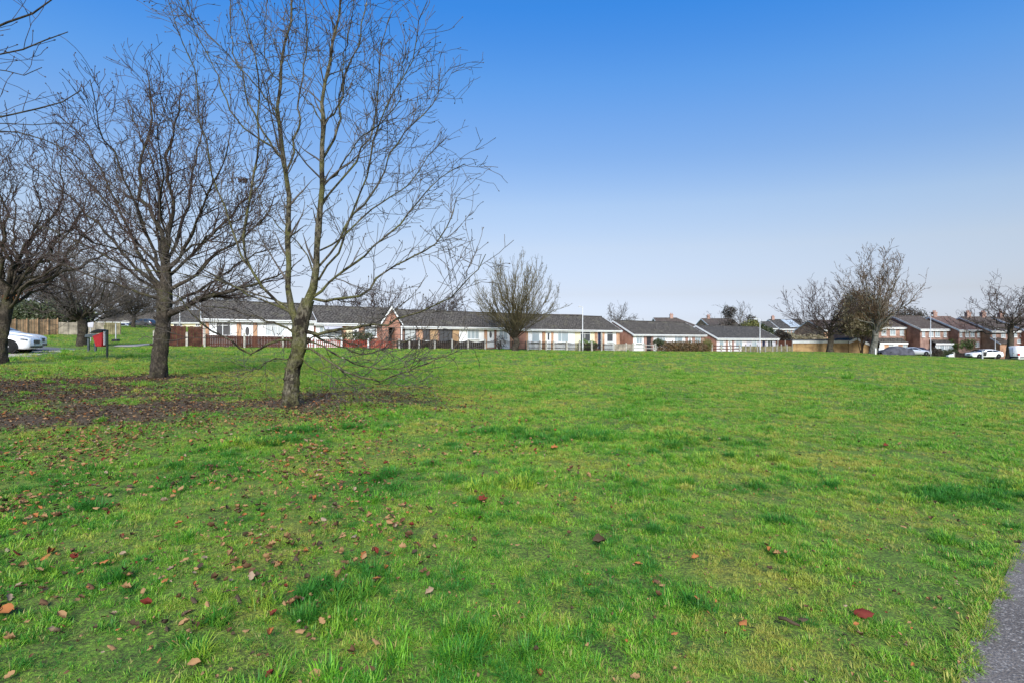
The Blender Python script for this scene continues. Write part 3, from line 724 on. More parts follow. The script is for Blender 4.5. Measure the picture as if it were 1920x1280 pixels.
# ---- main tree: twin stemmed, in front
g = np.random.default_rng(11)
b1 = ray(545, 762); D1 = b1[1]
t1 = thing('bare_tree', 'tall bare tree with a bent mossy trunk forking into two upright stems', 'tree', b1, 0, 'bare winter trees on the lawn')
tp = [(548, 774), (547, 758), (546, 735), (547, 708), (549, 688), (557, 664), (562, 642), (562, 622), (566, 604), (578, 562)]
P, rr = px_limb(tp, D1, 0, 33, 26, 18)
rr = np.interp(np.linspace(0, 1, 18), [0, .09, .25, .5, .68, .8, 1], np.array([43, 33, 29, 28, 29, 29, 24]))/2*D1/F/1.09*(1+.06*np.sin(np.arange(18)*2.6))
trunk1 = (P, rr)
LB = [  # path, spread, w0, w1
 ([(563,622),(548,588),(541,555),(541,489),(540,416),(541,361),(532,302),(530,258),(522,213),(525,165),(528,103),(539,58),(548,34),(544,-20),(540,-80)], .5, 23, 4),
 ([(573,575),(590,526),(595,453),(601,380),(604,344),(603,292),(606,234),(603,179),(615,134),(625,79),(635,27),(639,-30),(640,-90)], -.6, 25, 4),
 ([(604,380),(611,368),(640,343),(652,330),(676,285),(700,237),(709,172),(711,103),(721,69),(735,20)], .9, 9, 2.2),
 ([(597,526),(620,495),(641,464),(652,416),(663,395),(687,330),(704,250),(728,190),(756,148),(780,86),(786,45),(804,5)], -1.3, 9, 2.2),
 ([(598,500),(630,462),(656,412),(714,340),(735,285),(762,247),(790,217),(817,186),(824,130)], 1.6, 9, 2),
 ([(583,560),(610,535),(637,511),(696,467),(749,420),(790,371),(824,337),(866,309)], -.4, 11, 2),
 ([(576,622),(605,624),(641,617),(696,610),(740,601),(787,585),(830,566),(862,545),(885,515),(911,480)], -1.4, 13, 2),
 ([(583,560),(605,563),(641,560),(685,551),(710,518),(758,489),(809,464),(838,424),(856,372)], 1.0, 10, 2),
 ([(570,640),(600,648),(640,668),(690,690),(740,690),(800,672),(842,668)], .6, 7, 1.6),
 ([(560,668),(585,690),(620,705),(665,722),(720,716)], -.6, 5, 1.5),
 ([(566,640),(600,630),(650,640),(700,655),(745,648)], 1.6, 6, 1.6),
 ([(568,652),(590,655),(615,672),(641,693),(696,712),(743,704),(787,686),(856,662)], -1.2, 10, 2),
 ([(572,624),(605,636),(641,650),(688,664),(725,646),(780,632)], .8, 8, 1.8),
 ([(560,630),(535,615),(517,606),(490,600),(437,582),(378,573),(340,566)], -.7, 9, 1.8),
 ([(562,645),(537,640),(513,642),(490,652),(468,661),(446,652),(427,635),(405,622),(387,612),(362,591),(349,573),(327,552),(290,545),(240,535)], -1.5, 11, 2),
 ([(557,662),(537,673),(518,670),(482,690),(443,704)], .6, 6, 1.6),
 ([(552,592),(532,577),(495,540),(466,500),(455,453),(466,398),(467,360),(469,337),(481,282),(482,206),(487,151),(478,100),(467,62),(450,20),(439,-20)], -.9, 13, 2.4),
 ([(470,505),(448,470),(426,402),(405,351),(391,285),(380,240),(370,200),(369,155),(358,120),(350,96),(343,76),(320,20),(305,-30)], -.6, 9, 2.2),
 ([(531,300),(515,280),(501,254),(470,203),(453,137),(436,96),(431,45),(434,-15)], .7, 8, 2),
 ([(533,315),(512,278),(480,255),(453,234),(422,179),(402,127),(367,58),(353,0)], -.5, 8, 2),
 ([(522,218),(503,190),(487,172),(450,127),(420,95),(395,69),(353,27),(325,-15)], 1.0, 6, 1.8),
 ([(525,160),(510,140),(498,120),(496,69),(501,-10)], -.6, 5, 1.8),
 ([(536,325),(542,314),(553,275),(560,223),(560,189),(570,137),(577,69),(570,-10)], .6, 9, 2),
 ([(604,300),(611,290),(635,227),(646,155),(652,127),(673,86),(687,10),(690,-30)], .7, 10, 2.4),
 ([(605,250),(613,227),(635,189),(647,89),(659,34),(668,-20)], -.8, 7, 2),
 ([(604,236),(590,205),(570,186),(550,140),(536,113),(505,60)], .5, 5, 1.6),
 ([(543,585),(510,570),(444,540),(400,515),(349,489),(298,442),(255,405),(215,375)], -1.7, 8, 1.8),
 ([(541,575),(500,560),(440,535),(380,520),(330,512),(250,505),(180,490),(110,475)], 1.2, 7, 1.6),
 ([(604,345),(625,330),(650,300),(672,262),(720,225),(748,190),(752,140),(760,100)], -1.8, 6, 1.8),
 ([(592,520),(575,480),(560,455),(520,425),(490,380),(470,330)], 1.0, 6, 1.8),
 ([(600,470),(650,440),(700,390),(760,350),(800,300),(838,255)], 1.9, 7, 1.8),
]
limbs = [px_limb(p, D1, sp*1.0, w0*(.68 if w0 > 20 else .56), w1*.7, 18, g, .012 if w0 > 20 else .02) for p, sp, w0, w1 in LB]
lv1 = [dict(per=3.3, len=(.5, 2.1), ang=(22, 55), up=.25, wig=.13, n=7, k=4, rk=.55, tmin=.12, flat=.35),
       dict(per=4.2, len=(.2, .8), ang=(25, 60), up=.15, wig=.17, n=5, k=3, rk=.55, tmin=.1, flat=.4, ls=False, all=True),
       dict(per=2.6, len=(.08, .3), ang=(25, 60), up=.1, wig=.2, n=3, k=3, rk=.6, tmin=.15, ls=False)]
finish_tree(t1, trunk1, limbs, g, lv1, M['bark'], M['twiggrey'], .0052, knobs=.5)

# ---- second tree: dense broad crown
g = np.random.default_rng(12)
b2 = ray(297, 708); D2 = b2[1]
t2 = thing('bare_tree', 'broad dense bare tree with a thick straight trunk on leaf mould', 'tree', b2, 0, 'bare winter trees on the lawn')
P, rr = px_limb([(296, 718), (297, 700), (301, 660), (305, 619), (307, 585), (309, 558), (311, 520), (310, 470)], D2, 0, 40, 24, 18)
rr = np.interp(np.linspace(0, 1, 18), [0, .07, .2, .45, .65, .8, 1], np.array([50, 37, 33, 29, 30, 23, 14]))/2*D2/F/1.26
LB2 = [
 ([(309,480),(300,420),(280,375),(263,351),(261,290),(275,240),(283,200),(285,160),(272,85)], 1.2, 17, 2.4),
 ([(310,475),(317,410),(322,360),(313,281),(320,240),(335,170),(338,125)], -1.2, 17, 2.4),
 ([(316,590),(335,580),(359,567),(381,557),(420,551),(455,538),(500,522),(545,500)], -1.0, 22, 2.5),
 ([(316,545),(336,535),(381,504),(406,465),(450,440),(490,400),(520,350)], 1.4, 14, 2.2),
 ([(314,510),(345,460),(370,400),(395,330),(420,280),(432,215)], -2.2, 13, 2.2),
 ([(304,550),(287,531),(252,497),(216,443),(190,412),(137,361),(83,310),(45,275)], -1.2, 15, 2.2),
 ([(304,540),(280,505),(248,440),(225,380),(195,310),(160,240),(120,190)], 1.8, 14, 2.2),
 ([(306,520),(288,465),(265,400),(240,330),(215,260),(190,220),(168,110)], -2.4, 13, 2.2),
 ([(303,562),(260,548),(180,518),(120,492),(60,470),(20,460)], -.7, 11, 2.0),
 ([(304,550),(250,510),(170,455),(100,422),(40,398),(0,385)], 1.7, 11, 2.0),
 ([(309,500),(296,430),(300,350),(290,290),(262,225),(240,150)], 2.6, 12, 2.2),
 ([(312,520),(350,480),(400,425),(450,370),(490,320),(505,270)], 2.2, 12, 2.2),
 ([(314,570),(350,556),(410,520),(460,480),(520,455)], 2.6, 11, 2.0),
 ([(308,515),(290,480),(235,420),(190,350),(150,300),(105,235)], 3.2, 11, 2.0),
 ([(310,500),(330,440),(350,360),(366,280),(380,200),(384,150)], 3.0, 12, 2.2),
 ([(307,530),(282,490),(230,465),(160,440),(90,400)], -3.0, 10, 2.0),
 ([(311,510),(340,470),(380,440),(440,400),(480,365)], -3.2, 10, 2.0),
 ([(309,505),(315,440),(300,380),(305,300),(295,230),(305,165)], -3.2, 11, 2.0),
]
limbs = [px_limb([(q[0]+(0 if q[1] > 500 else 0), q[1] if q[1] > 540 else 540-(540-q[1])*.90) for q in p], D2, sp, w0*.68, w1*.85, 16, g, .03) for p, sp, w0, w1 in LB2]
lv2 = [dict(per=3.9, len=(.7, 2.4), ang=(20, 48), up=.5, wig=.13, n=7, k=4, rk=.6, tmin=.12, upb=.3),
       dict(per=3.6, len=(.3, 1.0), ang=(25, 55), up=.35, wig=.16, n=5, k=3, rk=.6, tmin=.12, ls=False, all=True),
       dict(per=1.9, len=(.10, .36), ang=(25, 60), up=.2, wig=.2, n=3, k=3, rk=.7, tmin=.2, ls=False)]
finish_tree(t2, (P, rr), limbs, g, lv2, M['barkdark'], M['twig'], .0072, knobs=.8)

# ---- generic bare tree from a crown outline
def auto_tree(label, base, height, rad, tr, th, nl, seed, mt, mc, dens=1.0, group='bare winter trees on the lawn', lean=(0, 0), shape='round', rmin=.01,
              tw=(.3, 1.0), extra=None, wig=.13, a1=(20, 50), l1=(.18, .52), name='bare_tree', lowdroop=0, steep=.55, lev3=True, lr=(.15, .28)):
    g = np.random.default_rng(seed); B = np.array(base, float)
    root = thing(name, label, 'tree', base, 0, group)
    top = B+np.array([lean[0], lean[1], 0])*.4+np.array([0, 0, th*1.25])
    tp = resample([B-np.array([0, 0, .25]), B+np.array([0, 0, th*.25]), B+np.array([lean[0]*.1+tr*.4, lean[1]*.1, th*.7]), top], 14)
    trr = np.interp(np.linspace(0, 1, 14), [0, .16, .3, .8, 1], [tr*1.55, tr*1.12, tr, tr*.9, tr*.6])
    limbs = []
    for i in range(nl):
        az = i*2.399+g.normal(0, .25); q = (i+.5)/nl
        if shape == 'round': rz, rxy = height*(.42+.58*(1-q)**.8), rad*(.25+.85*q**.6)
        elif shape == 'vase': rz, rxy = height*(.62+.38*(1-q)**.7), rad*(.25+.8*q**.8)
        else: rz, rxy = height*(.3+.7*(1-q)), rad*(.3+.7*q**.5)
        rxy *= g.uniform(.75, 1.1); rz *= g.uniform(.88, 1.03)
        tip = B+np.array([math.cos(az)*rxy+lean[0], math.sin(az)*rxy+lean[1], max(rz, th*.9)])
        s = B+np.array([0, 0, th*g.uniform(.82, 1.2)])+np.array([lean[0], lean[1], 0])*.3
        m1 = s+(tip-s)*np.array([.30, .30, .30*steep+.12])+g.normal(0, .05*rad, 3); m2 = s+(tip-s)*np.array([.66, .66, .62])+g.normal(0, .06*rad, 3)
        if lowdroop and q > .75: m2[2] -= lowdroop
        L = resample([s, m1, m2, tip], 14); L[2:] += g.normal(0, .02*rad*wig/.13, (12, 3))
        limbs.append((L, np.linspace(1, .12, 14)**.9*tr*g.uniform(*lr)))
    d = dens
    lv = [dict(per=.75*d*6/max(rad, 3), len=(rad*l1[0], rad*l1[1]), ang=a1, up=.45, wig=wig, n=6, k=4, rk=.6, tmin=.15, upb=.3, ls=False),
          dict(per=1.1*d*6/max(rad, 3), len=(rad*.07, rad*.24), ang=(min(25, a1[0]*1.2), a1[1]+5), up=.3, wig=wig*1.25, n=4, k=3, rk=.6, tmin=.12, ls=False, all=True)]
    if lev3: lv.append(dict(per=1.1*d*6/max(rad, 3), len=(tw[0]*.5, tw[1]*.6), ang=(25, 60), up=.2, wig=.2, n=3, k=3, rk=.75, tmin=.2, ls=False))
    finish_tree(root, (tp, trr), limbs, g, lv, mt, mc, rmin, extra, 0)
    return root

# ---- leaf clouds
def leafcloud(g, blobs, n, size, aspect=.55, hollow=.55, up=0.0):
    """quads spread through a set of ellipsoids (x,y,z,rx,ry,rz), denser towards their outsides and broken into clumps"""
    W = np.array([b[3]*b[4]*b[5] for b in blobs])**.67; k = g.choice(len(blobs), n, p=W/W.sum()); Bb = np.array(blobs)[k]
    d = nrm(g.normal(0, 1, (n, 3))); r = (hollow+(1-hollow)*g.random(n))**.6
    lump = 1+.13*np.sin(d[:, 0]*6+k)*np.sin(d[:, 1]*5+k*2)*1.2+.1*np.sin(d[:, 2]*9+d[:, 0]*7)
    P = Bb[:, :3]+d*Bb[:, 3:]*(r*lump)[:, None]
    P += g.normal(0, size*.8, (n, 3))
    a = nrm(g.normal(0, 1, (n, 3))+np.array([0, 0, up])); b = nrm(np.cross(a, nrm(g.normal(0, 1, (n, 3)))))
    s = size*g.uniform(.5, 1.25, n)[:, None]
    V = np.stack([P-a*s-b*s*aspect*.2, P+b*s*aspect, P+a*s, P-b*s*aspect], 1).reshape(-1, 3)
    return V, np.arange(n*4).reshape(-1, 4)
def foliage(name, c1, c2, c3):
    m, nt, b, o = newmat(name); p = pos(nt)
    oi = nd(nt, 'ShaderNodeNewGeometry').outputs['Random Per Island']
    c = mix(nt, ramp(nt, noise(nt, p, 1.3, 4, .6), .38, .66), c1, c2); c = mix(nt, ramp(nt, oi, .6, 1), c, c3)
    lk(nt, c, b.inputs['Base Color']); b.inputs['Roughness'].default_value = .6
    tr = nd(nt, 'ShaderNodeBsdfTranslucent'); lk(nt, c, tr.inputs[0])
    mx = nd(nt, 'ShaderNodeMixShader'); mx.inputs[0].default_value = .25
    lk(nt, b.outputs[0], mx.inputs[1]); lk(nt, tr.outputs[0], mx.inputs[2]); lk(nt, mx.outputs[0], o.inputs[0])
    return m
M['evergreen'] = foliage('dark_evergreen_leaves', (.035, .05, .018), (.07, .085, .03), (.10, .11, .05))
M['olive'] = foliage('olive_brown_foliage', (.24, .20, .11), (.34, .29, .16), (.38, .31, .20))
M['green'] = foliage('fresh_green_leaves', (.07, .14, .03), (.13, .20, .05), (.20, .24, .08))
M['yellowgreen'] = foliage('yellow_green_leaves', (.13, .14, .03), (.22, .20, .06), (.09, .11, .03))
M['russet'] = foliage('russet_hedge_leaves', (.11, .065, .03), (.20, .12, .05), (.10, .10, .04))
M['brownbush'] = foliage('dark_brown_bush', (.045, .035, .025), (.085, .06, .045), (.05, .055, .03))
M['orangeleaf'] = foliage('clinging_orange_leaves', (.28, .10, .03), (.40, .16, .05), (.2, .08, .03))
def bush(label, base, blobs, n, size, m, seed, name='shrub', cat='shrub', group=None, stem=True, aspect=.55, hollow=.5, up=0):
    g = np.random.default_rng(seed); root = thing(name, label, cat, base, 0, group)
    V, Q = leafcloud(g, blobs, n, size, aspect, hollow, up); np_mesh('foliage', V, Q, m, root, False)
    tb = Tubes(); K = 9
    S = np.zeros((K, 3)); S[:, :2] = g.normal(0, .12, (K, 2)); S[:, 2] = -.1
    tg = np.array(blobs)[g.integers(0, len(blobs), K), :3]+g.normal(0, .2, (K, 3))
    L = np.linalg.norm(tg-S, axis=1)
    p, r = grow(S, tg-S, L, np.full(K, .05+.006*L.mean()), 6, .1, .1, g, .01, .7); tb.add(p, r, 5)
    p2, r2 = grow(*kids(p, r, 1.6, (L.mean()*.2, L.mean()*.5), (20, 50), g, .3, .6, False), 4, .12, .2, g, .008); tb.add(p2, r2, 4)
    tb.build('stem', M['twigbrown'], root)
    return root

def orange_tufts(cb, allp, g): pass
# trees standing further off
p = ray(-2, 681); t3 = auto_tree('bare tree with a dark leaning trunk and a few orange leaves beside the white cars', p, 8.6, 4.4, .23, 2.5, 20, 33, M['barkdark'], M['twig'], 1.8,
                                rmin=.0085, shape='vase', lean=(1.0, .2), lr=(.2, .36))
gg = np.random.default_rng(5)
V, Q = leafcloud(gg, [(-.5, -.3, 2.2, .5, .4, .5), (.5, 0, 2.6, .35, .4, .25), (-.2, -.2, 1.6, .3, .3, .3)], 150, .06, .7, .2); np_mesh('clinging_leaves', V, Q, M['orangeleaf'], t3, False)
auto_tree('bare dense tree with low spreading crown behind the red litter bin', gnd(153, 39), 7.4, 3.9, .31, 1.9, 24, 34, M['barkdark'], M['twiggrey'], 1.6, rmin=.012, shape='round', lowdroop=.4)
auto_tree('small bare tree with a slim purplish trunk beside the far dark parked car', gnd(250, 74), 6.6, 4.6, .24, 1.9, 22, 35, M['barkdark'], M['twiggrey'], 2.4, rmin=.02, lowdroop=.3)
g = np.random.default_rng(39); bo = np.array((-11.5, 7.6, Hf(-11.5, 7.6)))
t6 = thing('bare_tree', 'bare tree standing out of view whose long thin branches reach into the sky', 'tree', tuple(bo), 0, 'bare winter trees on the lawn')
P = resample([bo-np.array([0, 0, .25]), bo+np.array([.02, 0, 1]), bo+np.array([-.05, .03, 2.4]), bo+np.array([.05, 0, 5.2]), bo+np.array([0, .1, 8.8])], 16)
rr = np.interp(np.linspace(0, 1, 16), [0, .08, .3, .6, 1], [.32, .24, .19, .13, .03])
LB6 = [([(-490,300),(-330,205),(-150,105),(0,50),(50,28),(95,0),(112,-40)], .3, 15, 3), ([(-490,250),(-250,160),(0,102),(60,84),(95,68),(125,60)], -.3, 12, 2.4), ([(-492,360),(-250,270),(0,223),(50,210),(100,196),(150,170)], .5, 13, 2.4),
       ([(-490,230),(-240,130),(0,131),(30,142),(65,134),(80,128)], .4, 8, 2), ([(-492,400),(-260,290),(0,246),(50,254),(110,275),(165,312)], -.2, 11, 2), ([(-492,330),(-220,240),(0,232),(60,234),(140,232)], .9, 8, 2),
       ([(-494,340),(-620,210),(-700,60),(-730,-100)], 1.0, 14, 3), ([(-494,300),(-560,120),(-600,-60),(-610,-220)], -1.0, 14, 3), ([(-492,240),(-430,60),(-380,-120),(-360,-260)], .8, 14, 3), ([(-494,380),(-680,300),(-860,200),(-960,80)], -.5, 14, 3),
       ([(-492,380),(-400,300),(-300,120),(-240,-60)], 2.2, 14, 3), ([(-492,390),(-600,330),(-720,300),(-800,180)], 2.5, 12, 3), ([(-492,370),(-420,290),(-350,180),(-300,0)], -2.2, 13, 3)]
limbs = [px_limb(p, 7.6, sp, w0, w1, 16, g, .015) for p, sp, w0, w1 in LB6]
finish_tree(t6, (P, rr), limbs, g, [dict(per=1.5, len=(.4, 1.6), ang=(22, 50), up=.3, wig=.13, n=6, k=4, rk=.55, tmin=.15), dict(per=2.2, len=(.15, .6), ang=(25, 60), up=.2, wig=.17, n=4, k=3, rk=.6, tmin=.12, ls=False, all=True)], M['barkdark'], M['twig'], .0042, knobs=.7)

def green_mid(cb, allp, g):
    P, r = allp[-1]
auto_tree('multi stemmed bare tree with a fan of upright olive branches before the bungalows', gnd(966, 57.5), 9.2, 4.7, .36, 1.2, 58, 41, M['barkdark'], M['twigolive'], 1.35, rmin=.013, shape='round', steep=.8, lowdroop=.0, lr=(.09, .16), wig=.055, a1=(8, 26), l1=(.25, .6))
auto_tree('bare spreading tree with a dark trunk before the yellow brick garage', gnd(1556, 94), 11.7, 8.2, .48, 3.2, 20, 52, M['barkdark'], M['twig'], 2.0, rmin=.023, shape='round', steep=.6)
auto_tree('tallest far bare tree with a pale grey trunk and a wide ragged crown', gnd(1638, 90), 18.3, 6.4, .52, 3.6, 26, 44, M['barkpale'], M['twigbrown'], 1.7, rmin=.023, shape='round', lean=(.7, 0), steep=.85)
auto_tree('bare tree with a straight grey trunk in front of the white van', gnd(1893, 83), 12.2, 7.0, .42, 4.3, 20, 45, M['barkdark'], M['twig'], 1.7, rmin=.02, shape='round', steep=.65)
BG = 'bare trees behind the bungalow roofs'
auto_tree('bare tree behind the roof beside the red brick porch', gnd(655, 72), 8.3, 4.2, .25, 2.6, 14, 46, M['barkdark'], M['twig'], 1.5, BG, rmin=.02)
auto_tree('larger bare tree rising behind the ridge above the red porch gable', gnd(718, 76), 9.2, 4.6, .28, 2.8, 15, 47, M['barkdark'], M['twig'], 1.5, BG, rmin=.02)
auto_tree('low dark bushy bare tree showing over the brown roof ridge', gnd(828, 80), 7.4, 4.2, .3, 2.4, 24, 48, M['barkdark'], M['twig'], 2.0, BG, rmin=.016)
auto_tree('small bare tree above the gap between two bungalow roofs', gnd(1158, 112), 9.1, 4.8, .3, 3.4, 14, 49, M['barkdark'], M['twiggrey'], 1.5, BG, rmin=.02)
def ivy(cb, allp, g): pass
t = auto_tree('tall open tree hung with dark ivy clumps behind the roofs', gnd(1380, 122), 11.2, 5.6, .34, 4.5, 15, 50, M['barkpale'], M['twiggrey'], 1.5, BG, rmin=.02)
V, Q = leafcloud(gg, [(math.cos(i*2.1)*3.2, math.sin(i*1.3)*2, 6.2+(i*37 % 10)*.42, .95, .9, .6) for i in range(15)], 1500, .2, .6, .3); np_mesh('ivy', V, Q, M['brownbush'], t, False)
for i, (px, D, h, r_, lab) in enumerate(((40, 78, 10, 6, 'bare tree rising behind the tan timber fence'), (120, 92, 12, 7, 'hazy bare tree behind the olive fence panel'),
                                     (205, 120, 12, 7, 'far bare tree above the grey roofed bungalow'), (318, 130, 12.5, 7.5, 'far bare tree behind the thick straight trunk'),
                                     (430, 96, 9.5, 5.5, 'bare tree peeping over the tall tiled roof with the white verge'))):
    auto_tree(lab, gnd(px, D), h, r_, .32, 3, 18, 60+i, M['barkdark'], M['twiggrey'], 2.4, 'far bare trees beyond the lawn', rmin=.024)

# ---- shrubs and hedges
b = gnd(1616, 93); bush('big domed brown evergreen tree behind the pale trunk', b, [(-1.8, 0, 6.2, 2.7, 2.8, 2.8), (1.6, .2, 6.6, 2.9, 2.8, 3.2), (-.1, .2, 8.7, 3.6, 3.0, 2.7), (.2, 0, 4.8, 4.0, 2.8, 1.9)], 15000, .30, M['olive'], 71, 'evergreen_tree', 'tree', aspect=.22, hollow=.35, up=.5)
b = gnd(1802, 91); bush('rounded green shrub on dark stems in a front garden', b, [(0, 0, 2.6, 1.9, 1.7, 1.2), (-.8, 0, 2.2, 1.2, 1.2, .8), (.9, 0, 2.1, 1.2, 1.2, .8)], 5200, .15, M['green'], 72)
b = gnd(1775, 90); bush('low dark green shrub beside the white kerb block', b, [(-.5, 0, .7, 1.3, 1, .8), (.9, 0, .75, 1.1, 1, .85)], 3500, .13, M['evergreen'], 73)
b = gnd(1752, 89); bush('sparse brown twiggy shrub behind the grey lamp post', b, [(0, 0, .7, 1.1, .8, .8)], 1500, .12, M['brownbush'], 74)
b = gnd(1702, 118); bush('spiky dark tree top behind the brick terrace ridge', b, [(0, 0, 9.2, 3.6, 2.5, 2.0), (-2, 0, 7.6, 3, 2.5, 2), (2.2, 0, 8, 2.6, 2.2, 2.0)], 3600, .32, M['brownbush'], 75, 'evergreen_tree', 'tree', aspect=.25, hollow=.2)
b = gnd(1408, 114); bush('yellow green conifer behind the far bungalow roof', b, [(0, 0, 4.4, 2.2, 2, 2.4), (.9, 0, 5.8, 1.0, 1, 1.2)], 4200, .2, M['yellowgreen'], 76, 'evergreen_tree', 'tree')
b = gnd(1432, 113); bush('dark rounded evergreen beside the yellow green conifer', b, [(0, 0, 3.4, 2.2, 2, 2.4)], 3600, .2, M['evergreen'], 77, 'evergreen_tree', 'tree')
b = gnd(1372, 116); bush('brown bushy growth behind the low tiled roof', b, [(-2, 0, 3.6, 3.4, 2, 2.2), (2.4, 0, 3.8, 2.4, 2, 2.0)], 3600, .22, M['brownbush'], 78, 'evergreen_tree', 'tree')
b = gnd(1469, 101); bush('dark brown bush at the end of the bungalow row', b, [(0, 0, 2.0, 1.5, 1.5, 2.0), (-.6, 0, 3.2, 1.1, 1, 1.2)], 3800, .17, M['brownbush'], 79)
b = gnd(1500, 118); bush('tangled brown hedge behind the flat roofed garage', b, [(-3, 0, 2.6, 4, 2, 2.0), (3, 0, 2.4, 4, 2, 1.8)], 4200, .22, M['olive'], 80, 'hedge', 'hedge')
for i, (px, D, sx, hh, lab) in enumerate(((70, 64, 3.2, 3.3, 'dark evergreen bush behind the tan fence'), (112, 66, 3.6, 3.6, 'broad dark evergreen overhanging the tan fence'), (30, 66, 2.8, 3.4, 'dark evergreen bush behind the leaning trunk'))):
    b = gnd(px, D); bush(lab, b, [(0, 0, hh*.62, sx, 1.8, hh*.42), (sx*.5, 0, hh*.5, sx*.7, 1.6, hh*.36)], 5200, .2, M['evergreen'], 81+i, 'evergreen_bush', 'bush', 'evergreens behind the timber fence')
# ------------------------------------------------------------------ houses
class Front:
    """a straight facade line: photo column -> distance along it, photo row -> height"""
    def __init__(s, p0, th): s.p0, s.th = p0, th; s.c, s.s = math.cos(th), math.sin(th)
    def S(s, px): u = u_of(px); return (u*s.p0[1]-s.p0[0])/(s.c-u*s.s)
    def D(s, px): return s.p0[1]+s.S(px)*s.s
    def z(s, px, py): return EYE-(py-640)/F*s.D(px)
    def pt(s, d, off=0): return (s.p0[0]+d*s.c-off*s.s, s.p0[1]+d*s.s+off*s.c)

def window(root, x0, x1, z0, z1, pane='curtain', mull=(.5,), trans=None, fm='trim', sill=True, depth=.0, name='window'):
    w = .055; y0, y1 = -.075-depth, -.012-depth
    b = MB(); b.box(x0, x1, y0, y1, z0, z0+w); b.box(x0, x1, y0, y1, z1-w, z1)
    b.box(x0, x0+w, y0, y1, z0+w, z1-w); b.box(x1-w, x1, y0, y1, z0+w, z1-w)
    for t in mull:
        c = x0+(x1-x0)*t; b.box(c-w*.5, c+w*.5, y0+.004, y1, z0+w, z1-w)
    if trans:
        c = z0+(z1-z0)*trans
        xs = [x0+w]+[x0+(x1-x0)*t for t in mull]+[x1-w]
        for i in range(len(xs)-1): b.box(xs[i]+(w*.5 if i else 0), xs[i+1]-(w*.5 if i < len(xs)-2 else 0), y0+.008, y1, c-w*.4, c+w*.4)
    f = b.build(name, M[fm], root)
    p = MB(); p.box(x0+w*.6, x1-w*.6, y0+.03, y0+.042, z0+w*.6, z1-w*.6); p.build('pane', M[pane], f)
    if sill:
        q = MB(); q.box(x0-.06, x1+.06, y0-.07, y1+.006, z0-.07, z0-.004); q.build('sill', M['trim'], f)
    return f
def door(root, x0, x1, z1, m='white', light='oval', z0=0.12):
    b = MB(); w = .06
    b.box(x0, x0+w, -.08, -.01, z0, z1); b.box(x1-w, x1, -.08, -.01, z0, z1); b.box(x0+w, x1-w, -.08, -.01, z1-w, z1)
    fr = b.build('door', M['trim' if m != 'darkframe' else 'darkframe'], root)
    b = MB(); b.box(x0+w+.003, x1-w-.003, -.05, -.015, z0+.01, z1-w-.003)
    b.build('door_leaf', M[m], fr)
    c = (x0+x1)/2; h = z1-z0
    if light == 'oval':
        b = MB(); b.prism([(c+.17*math.cos(i*math.pi/9), z0+h*.62+.42*math.sin(i*math.pi/9)) for i in range(18)], -.062, -.052, 'y'); b.build('door_glass', M['glass'], fr)
    elif light == 'rect':
        b = MB(); b.box(c-.14, c+.14, -.062, -.052, z0+h*.5, z0+h*.85); b.build('door_glass', M['glass'], fr)
    b = MB(); b.box(x1-w-.11, x1-w-.07, -.10, -.052, z0+h*.44, z0+h*.52); b.build('handle', M['galv'], fr)
    return fr

